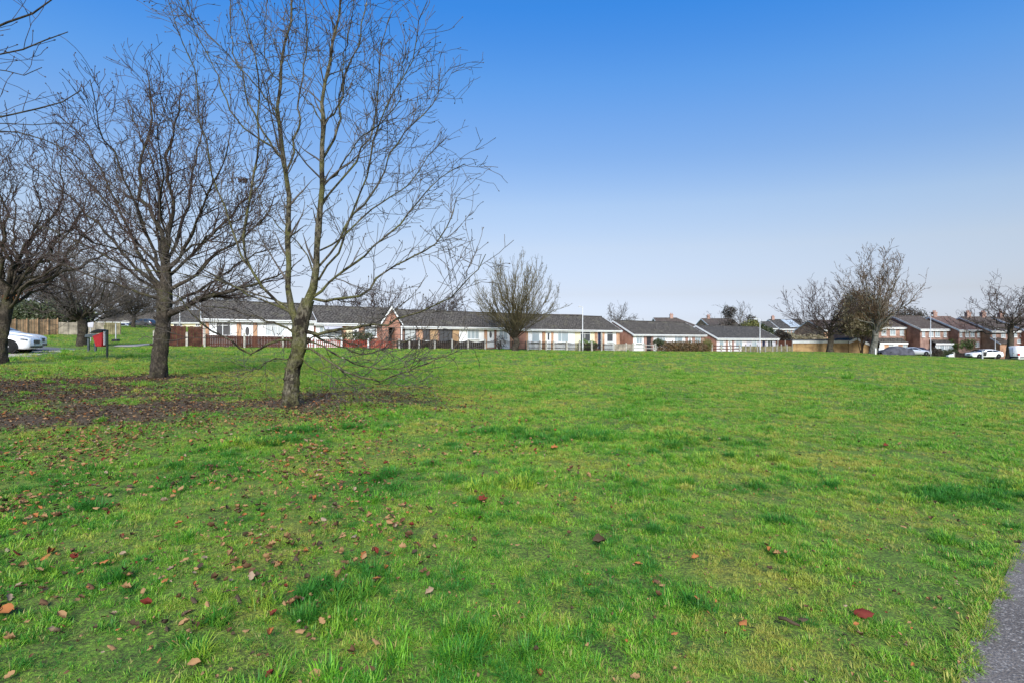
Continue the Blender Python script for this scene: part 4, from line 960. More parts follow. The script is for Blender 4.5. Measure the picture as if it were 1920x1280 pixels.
def house(name, label, group, fr, px0, px1, eave_z, rise, depth=8.0, wall='red', roof='roof', els=(), z0=None, over=.35, hip=(False, False), bw=.24,
          ends=(True, True), trim='trim', chim=(), cat='house', gside=.12, fascia=True, solar=None):
    s0, s1 = fr.S(px0), fr.S(px1); L = s1-s0
    p = fr.pt(s0); q = fr.pt(s1)
    if z0 is None: z0 = min(Hf(*p), Hf(*q))-.02
    root = thing(name, label, cat, (p[0], p[1], z0), fr.th, group)
    h = eave_z-z0; hd = depth/2
    X = lambda px: fr.S(px)-s0
    Zf = lambda px, py: fr.z(px, py)-z0
    # walls
    b = MB(); lo = -.7
    if hip[0] or hip[1] : b.box(0, L, 0, depth, lo, h-.02)
    else: b.prism([(0, lo), (depth, lo), (depth, h-.02), (hd, h+rise-.05), (0, h-.02)], 0, L, 'x')
    b.build('wall', M[wall], root)
    # roof
    t = .13; e = gside; k = rise/hd; ez = h-over*k
    b = MB()
    if hip[0] or hip[1]:
        i0 = hd*.85 if hip[0] else 0; i1 = hd*.85 if hip[1] else 0
        e0 = over if hip[0] else e; e1 = over if hip[1] else e
        vs = [(-e0, -over, ez), (L+e1, -over, ez), (L+e1, depth+over, ez), (-e0, depth+over, ez), (i0-(0 if hip[0] else e), hd, h+rise), (L-i1+(0 if hip[1] else e), hd, h+rise)]
        vs += [(x, y, z+t) for x, y, z in vs]
        b.add(vs, [(6, 7, 11, 10), (8, 9, 10, 11), (9, 6, 10), (7, 8, 11), (0, 1, 7, 6), (1, 2, 8, 7), (2, 3, 9, 8), (3, 0, 6, 9), (3, 2, 1, 0)])
    else:
        b.prism([(-over, ez), (-over, ez+t), (hd, h+rise+t), (depth+over, ez+t), (depth+over, ez), (hd, h+rise-.01)], -e, L+e, 'x')
    rf = b.build('roof', M[roof], root)
    b = MB()
    ra, rb = ((hd*.85 if hip[0] else -e), L-(hd*.85 if hip[1] else -e))
    b.prism([(hd-.14, h+rise+t-.02), (hd-.08, h+rise+t+.07), (hd+.08, h+rise+t+.07), (hd+.14, h+rise+t-.02)], ra+.01, rb-.01, 'x'); b.build('ridge_tiles', M['roof2' if roof == 'roof' else roof], rf)
    for c in chim:
        cx = c if c >= 0 else L+c
        b = MB(); b.box(cx-.35, cx+.35, hd-.3, hd+.3, h+rise-.5, h+rise+.85); b.box(cx-.4, cx+.4, hd-.35, hd+.35, h+rise+.85, h+rise+.97)
        ch = b.build('chimney', M['brown'], rf); b = MB()
        for dx in (-.17, .17): b.tube([(cx+dx, hd, h+rise+.97), (cx+dx, hd, h+rise+1.3)], [.11, .09], 8)
        b.build('chimney_pot', M['red'], ch)
    # eaves board and barge boards
    if fascia:
        b = MB(); b.box(-e-.03, L+e+.03, -over-.045, -over-.004, ez-bw+.06, ez+.075); b.box(-e, L+e, -over-.004, .004, ez-bw+.09, ez-bw+.115)
        b.build('fascia', M[trim], root)
        b = MB(); b.prism([(-over-.15, ez+.03), (-over-.13, ez-.04), (-over-.08, ez-.06), (-over-.05, ez-.04), (-over-.05, ez+.03)], -e-.02, L+e+.02, 'x'); b.build('gutter', M[trim], root)
    for sd, xx in ((0, -e), (1, L+e)):
        if not ends[sd] or hip[sd]: continue
        b = MB(); xa, xb = (xx-.045, xx-.003) if sd == 0 else (xx+.003, xx+.045)
        for ya, yb in ((-over, hd), (depth+over, hd)):
            za, zb = ez, h+rise
            b.prism([(ya, za-bw*.55), (ya, za+t), (yb, zb+t), (yb, zb-bw*.55)] if ya < yb else [(yb, zb-bw*.55), (yb, zb+t), (ya, za+t), (ya, za-bw*.55)], xa, xb, 'x')
        b.build('bargeboard', M[trim], root)
    if solar:
        x0, x1, a0, a1 = solar; b = MB()
        f = lambda a: (hd*a, h+rise*a+t)
        y0, q0 = f(a0); y1, q1 = f(a1)
        b.prism([(y0, q0+.03), (y0, q0+.10), (y1, q1+.10), (y1, q1+.03)], x0, x1, 'x'); b.build('solar_panel', M['blind'], rf)
    for el in els:
        kd = el[0]
        if kd == 'panel':
            _, a, c, m = el[:4]; zt = el[4] if len(el) > 4 else ez-bw+.085; zb = el[5] if len(el) > 5 else -.3
            b = MB(); b.box(X(a), X(c), -.045, -.002, zb, zt); b.build('wall_panel', M[m], root)
        elif kd == 'pier':
            _, a, c, m = el; b = MB(); b.box(X(a), X(c), -.14, -.003, -.3, ez-bw+.085); b.build('brick_pier', M[m], root)
        elif kd == 'win':
            _, a, c, y0, y1 = el[:5]; kw = el[5] if len(el) > 5 else {}
            m_ = (a+c)/2; window(root, X(a), X(c), Zf(m_, y1), Zf(m_, y0), depth=.045, **kw)
        elif kd == 'door':
            _, a, c, y0 = el[:4]; kw = el[4] if len(el) > 4 else {}
            door(root, X(a), X(c), Zf((a+c)/2, y0), **kw)
        elif kd == 'pipe':
            b = MB(); x = X(el[1]); b.tube([(x, -.12, 0), (x, -.12, ez-.06)], .05, 8); b.build('downpipe', M[el[2]], root)
        elif kd == 'porch':
            # lean-to roof over door and bay: px0, px1, top row, eave row, projection
            _, a, c, y0, y1, pr = el[:6]; ms = el[6]
            xa, xb = X(a), X(c); zt, ze = Zf(a, y0), Zf(a, y1)
            b = MB(); b.prism([(-.003, zt), (-pr, ze+.06), (-pr, ze), (-.003, ze)], xa, xb, 'x'); po = b.build('porch_roof', M['roof2'], root)
            b = MB(); b.box(xa-.03, xb+.03, -pr-.05, -pr-.004, ze-.22, ze+.08); b.build('fascia', M['trim'], po)
            n = len(ms); 
            for i, mm in enumerate(ms):
                x0_, x1_ = xa+(xb-xa)*i/n, xa+(xb-xa)*(i+1)/n
                if mm in ('glass', 'curtain', 'blind'): 
                    b = MB(); b.box(x0_, x1_, -pr+.12, -pr+.2, -.2, .7); b.build('bay_wall', M['trim'], po)
                    f = window(po, x0_, x1_, .705, ze-.225, pane=mm, mull=(.5,), sill=False, depth=pr-.19)
                elif mm is not None:
                    b = MB(); b.box(x0_, x1_, -pr+.1, -pr+.2, -.2, ze-.225); b.build('bay_wall', M[mm], po)
    return root, L, h, X, Zf

BR = Front((-28.2, 46.5), R(32))
BGp = 'terraced bungalows along the far side of the park'
dk = dict(pane='glass')
house('bungalow', 'end bungalow with white walls and orange brick piers under a high grey tiled roof', BGp, BR, 380, 589.5, 3.72, 1.75, els=[
    ('pier', 384, 391.5, 'orange'), ('panel', 391.6, 443.5, 'white'), ('win', 405, 432.5, 605, 629.5, dict(pane='glass', mull=(.45,), trans=.78)), ('pier', 444, 452, 'orange'),
    ('panel', 452.2, 456, 'white'), ('door', 456.2, 471, 606, dict(m='white', light='oval')), ('panel', 471.2, 474.5, 'white'), ('pier', 475, 482, 'orange'), ('panel', 482.2, 540, 'white'),
    ('win', 497, 531, 606, 630, dict(pane='blind', mull=(.33, .66), trans=.74)), ('panel', 540.2, 566, 'white'), ('win', 545, 562, 607, 630, dict(pane='curtain')), ('pier', 567, 573, 'orange'), ('panel', 573.2, 588, 'white'),
    ('pipe', 382, 'trim')], ends=(True, True), roof='roof', z0=1.16)
def porch_gable(root, X, xa, xb, ze, zr, pr, mw):
    b = MB(); c = (xa+xb)/2; a0, a1 = xa+(xb-xa)*.34, xa+(xb-xa)*.72
    b.box(xa, a0, -pr, -.002, -.4, ze); b.box(a1, xb, -pr, -.002, -.4, ze)
    b.prism([(a0, 2.05), (a1, 2.05), (a1, ze-.002), (a0, ze-.002)], -pr+.002, -pr+.28, 'y')
    b.prism([(xa, ze), (xb, ze), (c, zr-.1)], -pr+.002, -.002, 'y'); po = b.build('porch', M[mw], root)
    b = MB(); b.prism([(xa-.25, ze-.16), (c, zr), (xb+.25, ze-.16), (xb+.25, ze-.02), (c, zr+.14), (xa-.25, ze-.02)], -pr-.12, 2.6, 'y'); b.build('porch_roof', M['roof'], po)
    b = MB(); b.prism([(xa-.27, ze-.26), (c, zr-.1), (xb+.27, ze-.26), (xb+.27, ze+.0), (c, zr+.17), (xa-.27, ze+.0)], -pr-.165, -pr-.123, 'y'); b.build('bargeboard', M['trim'], po)
    b = MB(); b.box(a0+.01, a1-.01, -.5, -.44, -.2, 2.04); b.build('porch_door', M['darkframe'], po)
    b = MB(); b.tube([(xb+.12, -pr-.1, -.2), (xb+.12, -pr-.1, ze-.2)], .07, 6); b.build('porch_post', M['trim'], po)
rt, L, h, X, Zf = house('bungalow', 'bungalow with a pointed red brick porch and white bay behind the red picket fence', BGp, BR, 590.5, 742, 3.52, 1.8, els=[
    ('panel', 592, 640, 'white'), ('win', 598, 622, 613, 634, dict(pane='curtain', mull=(.33, .66))), ('win', 627, 638, 613, 634, dict(pane='blind')), ('pier', 640.5, 648, 'orange'), ('panel', 648.2, 660, 'cream'),
    ('door', 661, 672, 614, dict(m='white', light='rect')), ('pier', 676, 682, 'orange'), ('win', 684, 706, 611, 632, dict(pane='curtain', mull=(.5,), trans=.72))], roof='roof', z0=.98, ends=(False, True))
porch_gable(rt, X, X(708), X(741), 2.45, 4.15, 1.6, 'red')
b = MB(); b.prism([(-.01, 2.25), (-1.0, 1.85), (-1.0, 1.8), (-.01, 2.15)], X(606), X(640), 'x'); b.build('awning', M['greyrender'], rt)
rt, L, h, X, Zf = house('bungalow', 'brown brick bungalow with cream curtains in a dark recess and one white panelled half', BGp, BR, 743, 961, 3.34, 1.85, wall='brown', els=[
    ('win', 758, 779, 617, 639, dict(pane='blind', mull=(.5,), fm='darkframe')), ('pier', 784, 791, 'orange'), ('win', 793, 805, 613, 638, dict(pane='glass', fm='darkframe')), ('pier', 806, 820, 'buff'),
    ('win', 823, 847, 614, 640, dict(pane='glass', mull=(.33, .66), fm='darkframe')), ('pier', 848, 860, 'buff'), ('panel', 860.2, 907.5, 'white'), ('win', 875, 897.5, 615, 636, dict(pane='curtain', mull=(.33, .66), trans=.72)),
    ('pier', 908, 912.5, 'orange'), ('door', 913, 926, 613.5, dict(m='white', light='oval')), ('pier', 926.5, 930, 'red'), ('panel', 930.2, 955.5, 'white'), ('win', 935, 951, 616, 637, dict(pane='curtain')), ('pier', 956, 961, 'orange')], roof='roof', z0=.78, ends=(False, True))
rt, L, h, X, Zf = house('bungalow', 'long dark roofed bungalow half white and half cream with a navy door at one end', BGp, BR, 962, 1162, 3.24, 1.95, wall='orange', els=[
    ('pier', 972, 985, 'red'), ('panel', 990, 1016, 'white'), ('win', 996.5, 1011, 621, 641, dict(pane='curtain', mull=(), trans=.8)), ('pier', 1016.4, 1021, 'orange'), ('panel', 1021.2, 1023, 'cream'), ('door', 1023.2, 1032.8, 619.5, dict(m='white', light='rect')), ('pier', 1033, 1036.8, 'orange'),
    ('panel', 1037, 1077.3, 'white'), ('win', 1045, 1065, 621, 641, dict(pane='curtain', mull=(.36,), trans=.8)), ('panel', 1077.5, 1114.5, 'cream'), ('win', 1087, 1106, 622, 640.5, dict(pane='glass', mull=(.45,), trans=.78)),
    ('pier', 1115, 1119.5, 'orange'), ('door', 1119.8, 1127, 621.5, dict(m='navy', light=None)), ('pier', 1127.4, 1132.5, 'orange'), ('panel', 1133, 1155, 'white'), ('win', 1137, 1148.5, 622.5, 640.5, dict(pane='glass', mull=(), trans=.8)), ('pier', 1155.4, 1161, 'orange')],
    roof='roof', z0=.40, ends=(False, True))
house('bungalow', 'white bungalow with a black door behind the brown hedge', BGp, BR, 1186, 1321, 2.72, 1.95, wall='red', els=[
    ('panel', 1187.3, 1206.6, 'white'), ('win', 1192, 1203, 629, 643, dict(pane='curtain', mull=(.5,), trans=.7)), ('pier', 1207, 1211, 'brown'), ('door', 1212.5, 1219.5, 629, dict(m='darkframe', light=None)), ('pier', 1220.5, 1224, 'brown'),
    ('panel', 1224.3, 1284.5, 'white'), ('win', 1230.5, 1246.5, 629, 645, dict(pane='curtain', mull=(.7,), trans=.7)), ('win', 1264, 1279, 629, 642, dict(pane='curtain', mull=(.3,), trans=.75)), ('pier', 1285, 1288.8, 'brown'),
    ('door', 1289.2, 1297, 629, dict(m='white', light='oval')), ('pier', 1297.5, 1302, 'brown'), ('win', 1302.3, 1313, 629, 643, dict(pane='curtain', mull=(.5,), trans=.7)), ('pier', 1314, 1319, 'brown')], roof='roof', z0=.12)
house('bungalow', 'last bungalow of the row with pale pink and grey walls and a charcoal roof', BGp, BR, 1343, 1457, 2.25, 2.0, wall='red', els=[
    ('panel', 1343.5, 1360.5, 'pinkish'), ('win', 1348, 1356, 638, 651, dict(pane='curtain', mull=(), trans=.8)), ('pier', 1361, 1364, 'brown'), ('door', 1364.3, 1371.5, 637, dict(m='white', light='rect')), ('pier', 1372, 1375, 'brown'), ('panel', 1375.3, 1399.5, 'pinkish'),
    ('win', 1378.5, 1391, 637.5, 651, dict(pane='curtain', mull=(.5,), trans=.78)), ('panel', 1399.7, 1426.5, 'greyrender'), ('win', 1409, 1418, 638, 652, dict(pane='curtain', mull=(.4,), trans=.78)), ('door', 1428, 1434.5, 637.5, dict(m='navy', light=None)),
    ('panel', 1436, 1454, 'greyrender'), ('win', 1438.5, 1447.5, 638, 652, dict(pane='glass', mull=(.5,)))], roof='roof2', z0=-.28, bw=.3)

# far bungalow beyond the rising lawn
FB = Front((u_of(176)*118, 118), R(4))
house('bungalow', 'distant white bungalow with a wide grey roof seen beyond the parked cars', 'distant buildings', FB, 178, 296, 6.15, 2.3, wall='white', els=[
    ('win', 230, 241, 602, 609, dict(pane='glass')), ('panel', 240, 247, 'red'), ('win', 256, 268, 602.5, 612, dict(pane='glass', mull=(.5,))), ('panel', 276, 287, 'cream'), ('win', 288, 292, 602.5, 612, dict(pane='glass', mull=()))], z0=2.9)
FB2 = Front((u_of(306)*112, 112), R(8))
house('bungalow', 'distant cream bungalow with a dark hipped roof behind the tall brown fence', 'distant buildings', FB2, 306, 395, 5.85, 2.6, wall='cream', roof='roof2', hip=(False, True), els=[
    ('win', 326, 342, 603, 612, dict(pane='glass')), ('win', 367, 375, 605, 612, dict(pane='glass'))], z0=2.9)

# stepped brick terrace
TG = 'stepped terrace of brick houses'
f0 = Front((u_of(1640)*95.4, 95.4), 0)
wk = dict(pane='curtain', mull=(.5,))
house('terraced_house', 'brick terraced house with a garage porch in yellow and orange behind the covered car', TG, f0, 1640, 1697, 4.25, 2.5, 13, 'red', 'roof3', els=[('panel', 1640.3, 1696.8, 'brown'),
    ('win', 1652, 1661, 614.5, 629, wk), ('win', 1668, 1678.5, 614.5, 629, wk), ('win', 1686.5, 1694, 615, 629, wk), ('porch', 1638.5, 1690, 633, 643, 1.6, ['white', 'orange', 'blind', 'white', 'orange', 'curtain']), ('pipe', 1696.4, 'buff'),
    ('panel', 1690.5, 1695.5, 'cream', 1.9)], bw=.3, ends=(False, False))
f1 = Front((u_of(1725)*92, 92), 0)
house('terraced_house', 'brick terraced house with a plain red gable wall beside the silver car', TG, f1, 1725, 1778.6, 3.85, 2.45, 13, 'red', 'roof3', els=[
    ('panel', 1725.5, 1778, 'brown'), ('win', 1728, 1733.5, 618.5, 632, wk), ('win', 1741, 1749.5, 618.5, 632, wk), ('win', 1752.5, 1761.5, 618.5, 632, wk), ('win', 1768.5, 1774, 618.5, 632, wk), ('porch', 1742, 1775, 636.5, 644, 1.5, ['blind', 'curtain', 'blind', 'curtain'])], bw=.34)
f2 = Front((u_of(1797)*90, 90), 0)
house('terraced_house', 'brick terraced house with patched pink roof tiles and a chimney', TG, f2, 1797, 1838.4, 3.65, 2.45, 12.5, 'red', 'roofpink', els=[
    ('panel', 1797.4, 1838, 'brown'), ('win', 1798.5, 1803, 619.5, 632, wk), ('win', 1809, 1816, 619.5, 632, wk), ('win', 1818.5, 1826, 619.5, 632, wk), ('win', 1831.5, 1836, 619.5, 632, wk), ('win', 1828, 1835, 641, 650, wk)], bw=.3, chim=(.9,))
f3 = Front((u_of(1858)*88.2, 88.2), 0)
rt, L, h, X, Zf = house('terraced_house', 'brick terraced house with an orange brick gable beside the white van', TG, f3, 1857.4, 1925, 3.45, 2.5, 12, 'orange', 'roof3', els=[
    ('panel', 1858, 1924, 'brown'), ('win', 1860, 1866, 621, 633, wk), ('win', 1876, 1884, 620.5, 633, wk), ('win', 1898, 1906, 620, 632, wk), ('win', 1912, 1919, 620, 631, wk), ('win', 1906, 1917, 636, 643, wk)], bw=.28, chim=(1.4, 4.2))
b = MB(); zt = Zf(1857, 634); b.prism([(-1.7, -.5), (-.003, -.5), (-.003, zt), (-1.7, zt-.9)], .0, 1.7, 'x'); ex = b.build('side_extension', M['orange'], rt)
b = MB(); b.prism([(-1.9, zt-1.0), (-.003, zt+.01), (-.003, zt+.13), (-1.9, zt-.88)], -.08, 1.8, 'x'); b.build('extension_roof', M['roof3'], ex)
b = MB(); b.prism([(-1.92, zt-1.1), (-.003, zt-.09), (-.003, zt+.14), (-1.92, zt-.87)], -.13, -.083, 'x'); b.build('bargeboard', M['trim'], ex)
f4 = Front((u_of(1925)*87, 87), 0)
house('terraced_house', 'end brick house of the terrace mostly outside the view', TG, f4, 1926, 1990, 3.3, 2.5, 12, 'red', 'roof3', els=[('win', 1932, 1940, 621, 633, wk)], bw=.28, chim=(1.2,))

# garages and houses further back
fg = Front((u_of(1487)*97, 97), 0)
rt, L, h, X, Zf = house('garage_block', 'low yellow brown brick garage with a flat white edged roof behind the spreading tree', 'garages', fg, 1487, 1591, 1.72, .12, 5.5, 'yellow', 'roof2', z0=-1.5, bw=.5, over=.12, cat='garage', ends=(False, False))
fg2 = Front((u_of(1591.5)*96.8, 96.8), 0)
z_g = -1.5
root = thing('garage_gable', 'yellow brown brick gable wall with white edging joined to the flat garage', 'garage', (u_of(1591.5)*96.8, 96.8, z_g), 0, 'garages')
Wg = fg2.S(1629); za = EYE+3.0/F*96.8-z_g
b = MB(); b.prism([(0, -.4), (Wg, -.4), (Wg, za-1.0), (Wg*.36, za), (0, za-.6)], 0, 5.5, 'y'); b.build('wall', M['yellow'], root)
b = MB(); b.prism([(-.1, za-.62), (Wg*.36, za+.02), (Wg+.15, za-1.05), (Wg+.15, za-.7), (Wg*.36, za+.38), (-.1, za-.25)], -.15, 5.6, 'y'); b.build('roof', M['roof2'], root)
b = MB(); b.prism([(-.1, za-.72), (Wg*.36, za-.08), (Wg+.15, za-1.15), (Wg+.15, za-.68), (Wg*.36, za+.40), (-.1, za-.23)], -.21, -.153, 'y'); b.build('bargeboard', M['trim'], root)
DG = 'distant buildings'
fh = Front((u_of(1545)*124, 124), 0)
house('house', 'orange brick house with white verge rising behind the garages', DG, fh, 1545, 1604, 4.4, 2.4, 13, 'orange', 'roof3', els=[('win', 1588, 1592, 619, 628, wk), ('win', 1594, 1598, 619, 628, wk), ('win', 1552, 1560, 619, 628, wk)], bw=.34)
fs = Front((u_of(1462)*138, 138), 0)
house('house', 'distant red brick house with pale solar panels on its roof', DG, fs, 1462, 1520, 5.0, 2.6, 12, 'red', 'roof2', els=[('panel', 1462.5, 1519, 'brown')]+[('win', a, a+4.5, 618.5, 628, wk) for a in (1471, 1478, 1485, 1495, 1502, 1510)], bw=.3, chim=(1.2,), solar=(3.2, 6.2, .1, .95))
fw = Front((u_of(1439)*128, 128), 0)
house('house', 'small distant white house corner beside the dark evergreens', DG, fw, 1439, 1457, 4.9, 1.6, 7, 'white', 'roof2', els=[('win', 1441, 1445, 617.5, 627, wk), ('win', 1447, 1454, 617.5, 627, wk)], bw=.25)
fl = Front((u_of(1332)*128, 128), 0)
house('house', 'distant orange brick gabled house behind the low tiled roofs', DG, fl, 1332, 1390, 5.2, 2.2, 12, 'orange', 'roof3', els=[('win', 1340, 1348, 620, 628, wk)], bw=.25, chim=(1.8,))
fk = Front((u_of(1236)*118, 118), 0)
house('house', 'distant house with a brown hipped roof and round chimney cowl', DG, fk, 1236, 1312, 4.85, 2.2, 9, 'brown', 'roof3', els=[('win', 1255, 1268, 618, 628, wk)], hip=(False, True), bw=.25, chim=(4.2,))
fm = Front((u_of(1046)*86, 86), R(20))
house('house', 'bungalow roof with a pale roof light showing over the dark ridge', DG, fm, 1046, 1110, 4.4, 1.75, 7, 'brown', 'roof3', bw=.2, solar=(4.0, 5.2, .6, .9))

# ------------------------------------------------------------------ fences
FL = Front((-26.6, 44.0), R(32))
def fence(name, label, a, b, posts, style, h, fm, pm, ph, pw=.12, group='front garden fences', seed=0, toph=None):
    """a,b world xy; posts at fractions; panels between them follow the ground"""
    g = random.Random(seed); a, b = Vector((*a, 0)), Vector((*b, 0)); d = b-a; L = d.length
    root = thing(name, label, 'fence', (a.x, a.y, Hf(a.x, a.y)), math.atan2(d.y, d.x), group)
    zb = lambda t: Hf(a.x+d.x*t, a.y+d.y*t)-root.location.z
    ps = sorted(posts)
    for i, t in enumerate(ps):
        hh = ph[i] if isinstance(ph, (list, tuple)) else ph
        m = MB(); x = L*t; z = zb(t); m.box(x-pw/2, x+pw/2, -pw/2-.05, pw/2-.05, z-.3, z+hh); 
        if pm != 'blackmetal': m.prism([(x-pw/2, z+hh), (x+pw/2, z+hh), (x, z+hh+.05)], -pw/2-.05, pw/2-.05, 'y')
        m.build('post', M[pm], root)
    e = [0]+[t for t in ps if .002 < t < .998]+[1]
    for i in range(len(e)-1):
        t0, t1 = e[i]+pw/2/L, e[i+1]-pw/2/L
        if t1-t0 < .004: continue
        m = MB(); x0, x1 = L*t0, L*t1; w = x1-x0
        zz = lambda x: zb(x/L)
        if style == 'board':
            n = max(2, int(w/.13))
            for j in range(n):
                xa = x0+w*j/n; xb = x0+w*(j+1)/n-.008; z = zz(xa); dz = g.uniform(-.015, .015); dy = (j % 2)*.018
                m.box(xa, xb, -.02+dy, .005+dy, z+.03, z+h+dz)
            m.bar((x0, .05, zz(x0)+h*.25), (x1, .05, zz(x1)+h*.25), .04, .08); m.bar((x0, .05, zz(x0)+h*.8), (x1, .05, zz(x1)+h*.8), .04, .08)
        elif style == 'scallop':
            n = max(3, int(w/.12))
            for j in range(n):
                xa = x0+w*j/n; xb = x0+w*(j+1)/n-.01; z = zz(xa); q = (j+.5)/n
                m.box(xa, xb, -.02+(j % 2)*.018, .0+(j % 2)*.018, z+.03, z+h-.16*math.sin(math.pi*q))
            m.bar((x0, .05, zz(x0)+h*.3), (x1, .05, zz(x1)+h*.3), .04, .08)
        elif style == 'picket':
            n = max(2, int(w/.17))
            for j in range(n):
                xa = x0+w*(j+.15)/n; xb = xa+.095; z = zz(xa); hh = h+.03*math.sin(j*.9)
                m.prism([(xa, z+.06), (xb, z+.06), (xb, z+hh-.04), ((xa+xb)/2, z+hh+.03), (xa, z+hh-.04)], -.03, -.01, 'y')
            for q in (.28, .78): m.bar((x0, .015, zz(x0)+h*q), (x1, .015, zz(x1)+h*q), .045, .075)
        elif style == 'bars':
            n = max(2, int(w/.14))
            for j in range(n+1):
                xa = x0+w*j/n; m.bar((xa, 0, zz(xa)+.05), (xa, 0, zz(xa)+h), .022)
            for q in (.12, .88): m.bar((x0, 0, zz(x0)+h*q), (x1, 0, zz(x1)+h*q), .03, .045)
        elif style == 'rail':
            for q in (.45, .93): m.bar((x0, 0, zz(x0)+h*q), (x1, 0, zz(x1)+h*q), .04, .12)
        elif style == 'low':
            m.prism([(x0, zz(x0)-.2), (x1, zz(x1)-.2), (x1, zz(x1)+h), (x0, zz(x0)+h)], -.05, .06, 'y')
        m.build('rail_panel' if style in ('rail', 'bars') else 'fence_panel', M[fm], root)
    return root
def ffence(name, label, px0, px1, ppx, *a, **k):
    s0, s1 = FL.S(px0), FL.S(px1)
    return fence(name, label, FL.pt(s0), FL.pt(s1), [(FL.S(p)-s0)/(s1-s0) for p in ppx], *a, **k)
c = ray(289, 648.5)
fence('board_fence', 'tall red brown board fence with pale posts at the end bungalow', (c[0], c[1]), FL.pt(FL.S(381.5)), [.005, .66], 'board', 1.72, 'brownfence', 'concrete', [1.25, 1.2], .16, seed=1)
ffence('board_fence', 'low dark brown board fence with white concrete posts before the end bungalow', 383, 574, [383.3, 458, 530], 'board', 1.02, 'brownfence', 'concrete', [1.95, 1.25, 1.1], .15, seed=2)
ffence('picket_fence', 'low red picket fence before the porch bungalow', 575, 736, [591, 640, 690], 'picket', .84, 'redfence', 'trim', .95, .14, seed=3)
ffence('board_fence', 'dark scalloped board fence with grey concrete posts before the brown bungalow', 742, 909.5, [748, 767, 785, 814.5, 847, 877, 909], 'scallop', .98, 'darkfence', 'greypost', [1.0, 1.25, 1.15, 1.0, 1.05, 1.0, 1.15], .16, seed=4)
ffence('metal_railing', 'black metal railing before the white half of the brown bungalow', 910.5, 986, [937, 961, 985], 'bars', 1.0, 'blackmetal', 'blackmetal', 1.08, .06, seed=5)
ffence('picket_fence', 'dark picket fence with pale posts before the half cream bungalow', 988, 1150, [989, 1012, 1023.5, 1037.5, 1062, 1086, 1109, 1127.5], 'picket', 1.0, 'darkfence', 'concrete', [1.1, 1.1, 1.1, 1.1, 1.1, 1.2, 1.15, 2.3], .16, seed=6)
ffence('board_fence', 'grey board fence across the gap between two bungalows', 1151, 1186, [1151, 1173.5, 1186], 'board', .95, 'greyfence', 'concrete', 1.05, .16, seed=7)
ffence('rail_fence', 'rail fence with three pale posts before the black door', 1187, 1229, [1187.5, 1207.5, 1228.5], 'rail', .95, 'greypost', 'concrete', 1.1, .16, seed=8)
ffence('rail_fence', 'brown rail fence with pale posts before the pale pink wall', 1317, 1389, [1317.3, 1334.5, 1352, 1369.5, 1386], 'rail', 1.0, 'brownfence', 'concrete', 1.12, .17, seed=9)
ffence('board_fence', 'weathered brown board fence at the end of the bungalow row', 1390, 1486, [1397.5, 1406.5, 1419.5, 1434.5, 1448, 1456, 1464.5, 1475], 'board', .95, 'olivefence', 'greypost', 1.2, .15, seed=10)
a = gnd(-20, 52); b_ = gnd(108, 58)
fence('timber_fence', 'tall tan timber panel fence behind the white cars', a[:2], b_[:2], [.02, .35, .52, .68, .84, .995], 'board', 1.75, 'tanfence', 'tanfence', 1.82, .08, 'timber fences across the rising lawn', 11)
a = gnd(109, 58); b_ = gnd(196, 60)
fence('timber_fence', 'grey weathered timber fence continuing from the tan panels', a[:2], b_[:2], [.2, .4, .6, .8], 'board', 1.4, 'greyfence', 'greyfence', 1.48, .08, 'timber fences across the rising lawn', 12)
a = gnd(197, 60); b_ = gnd(227, 59.5)
fence('timber_fence', 'olive green timber fence panel at the far end of the timber fence', a[:2], b_[:2], [.02, .5, .98], 'board', 1.4, 'olivefence', 'olivefence', 1.45, .08, 'timber fences across the rising lawn', 13)
p = FL.pt(FL.S(1457)); 
a = gnd(1458, 94); b_ = gnd(1485, 96)
fence('board_fence', 'dark brown tall board fence beside the end bungalow', a[:2], b_[:2], [.0, .5, 1], 'board', 1.9, 'brownfence', 'greypost', 1.95, .12, seed=14)

# ------------------------------------------------------------------ garden plants by the fences
def fbase(px, off=.0): q = FL.pt(FL.S(px), off); return (q[0], q[1], Hf(*q))
root_ = bush('trimmed brown and olive hedge before the white bungalow', fbase(1281, .3), [(0+dx*math.cos(R(32)), dx*math.sin(R(32)), .62, 1.5, .7, .85) for dx in (-3.6, -2.1, -.7, .8, 2.3, 3.8)], 9500, .11, M['russet'], 90, 'hedge', 'hedge')
bush('small rounded clipped tree on a stem by the white rail fence', fbase(1239, .5), [(0, 0, 1.35, .75, .7, .42)], 1300, .09, M['evergreen'], 91)
bush('spiky yellow green palm like plant by the brick gable', fbase(1328, .4), [(0, 0, 1.15, 1.0, .8, .75), (.2, 0, .6, .6, .5, .5)], 1700, .2, M['yellowgreen'], 92, aspect=.12, hollow=.1)
bush('green shrub behind the dark pickets before the cream wall', fbase(1112, 1.0), [(-.5, 0, .75, .8, .6, .7), (.5, 0, .7, .8, .6, .6)], 1700, .1, M['green'], 93)
bush('dark evergreen shrub in the porch bungalow garden', fbase(668, 1.2), [(0, 0, .85, 1.7, .7, .75), (1.2, 0, 1.0, .9, .6, .7)], 2400, .1, M['evergreen'], 94)
bush('bare dark shrub behind the black railing', fbase(945, .8), [(0, 0, .9, .8, .6, .8)], 500, .14, M['brownbush'], 95, aspect=.15)
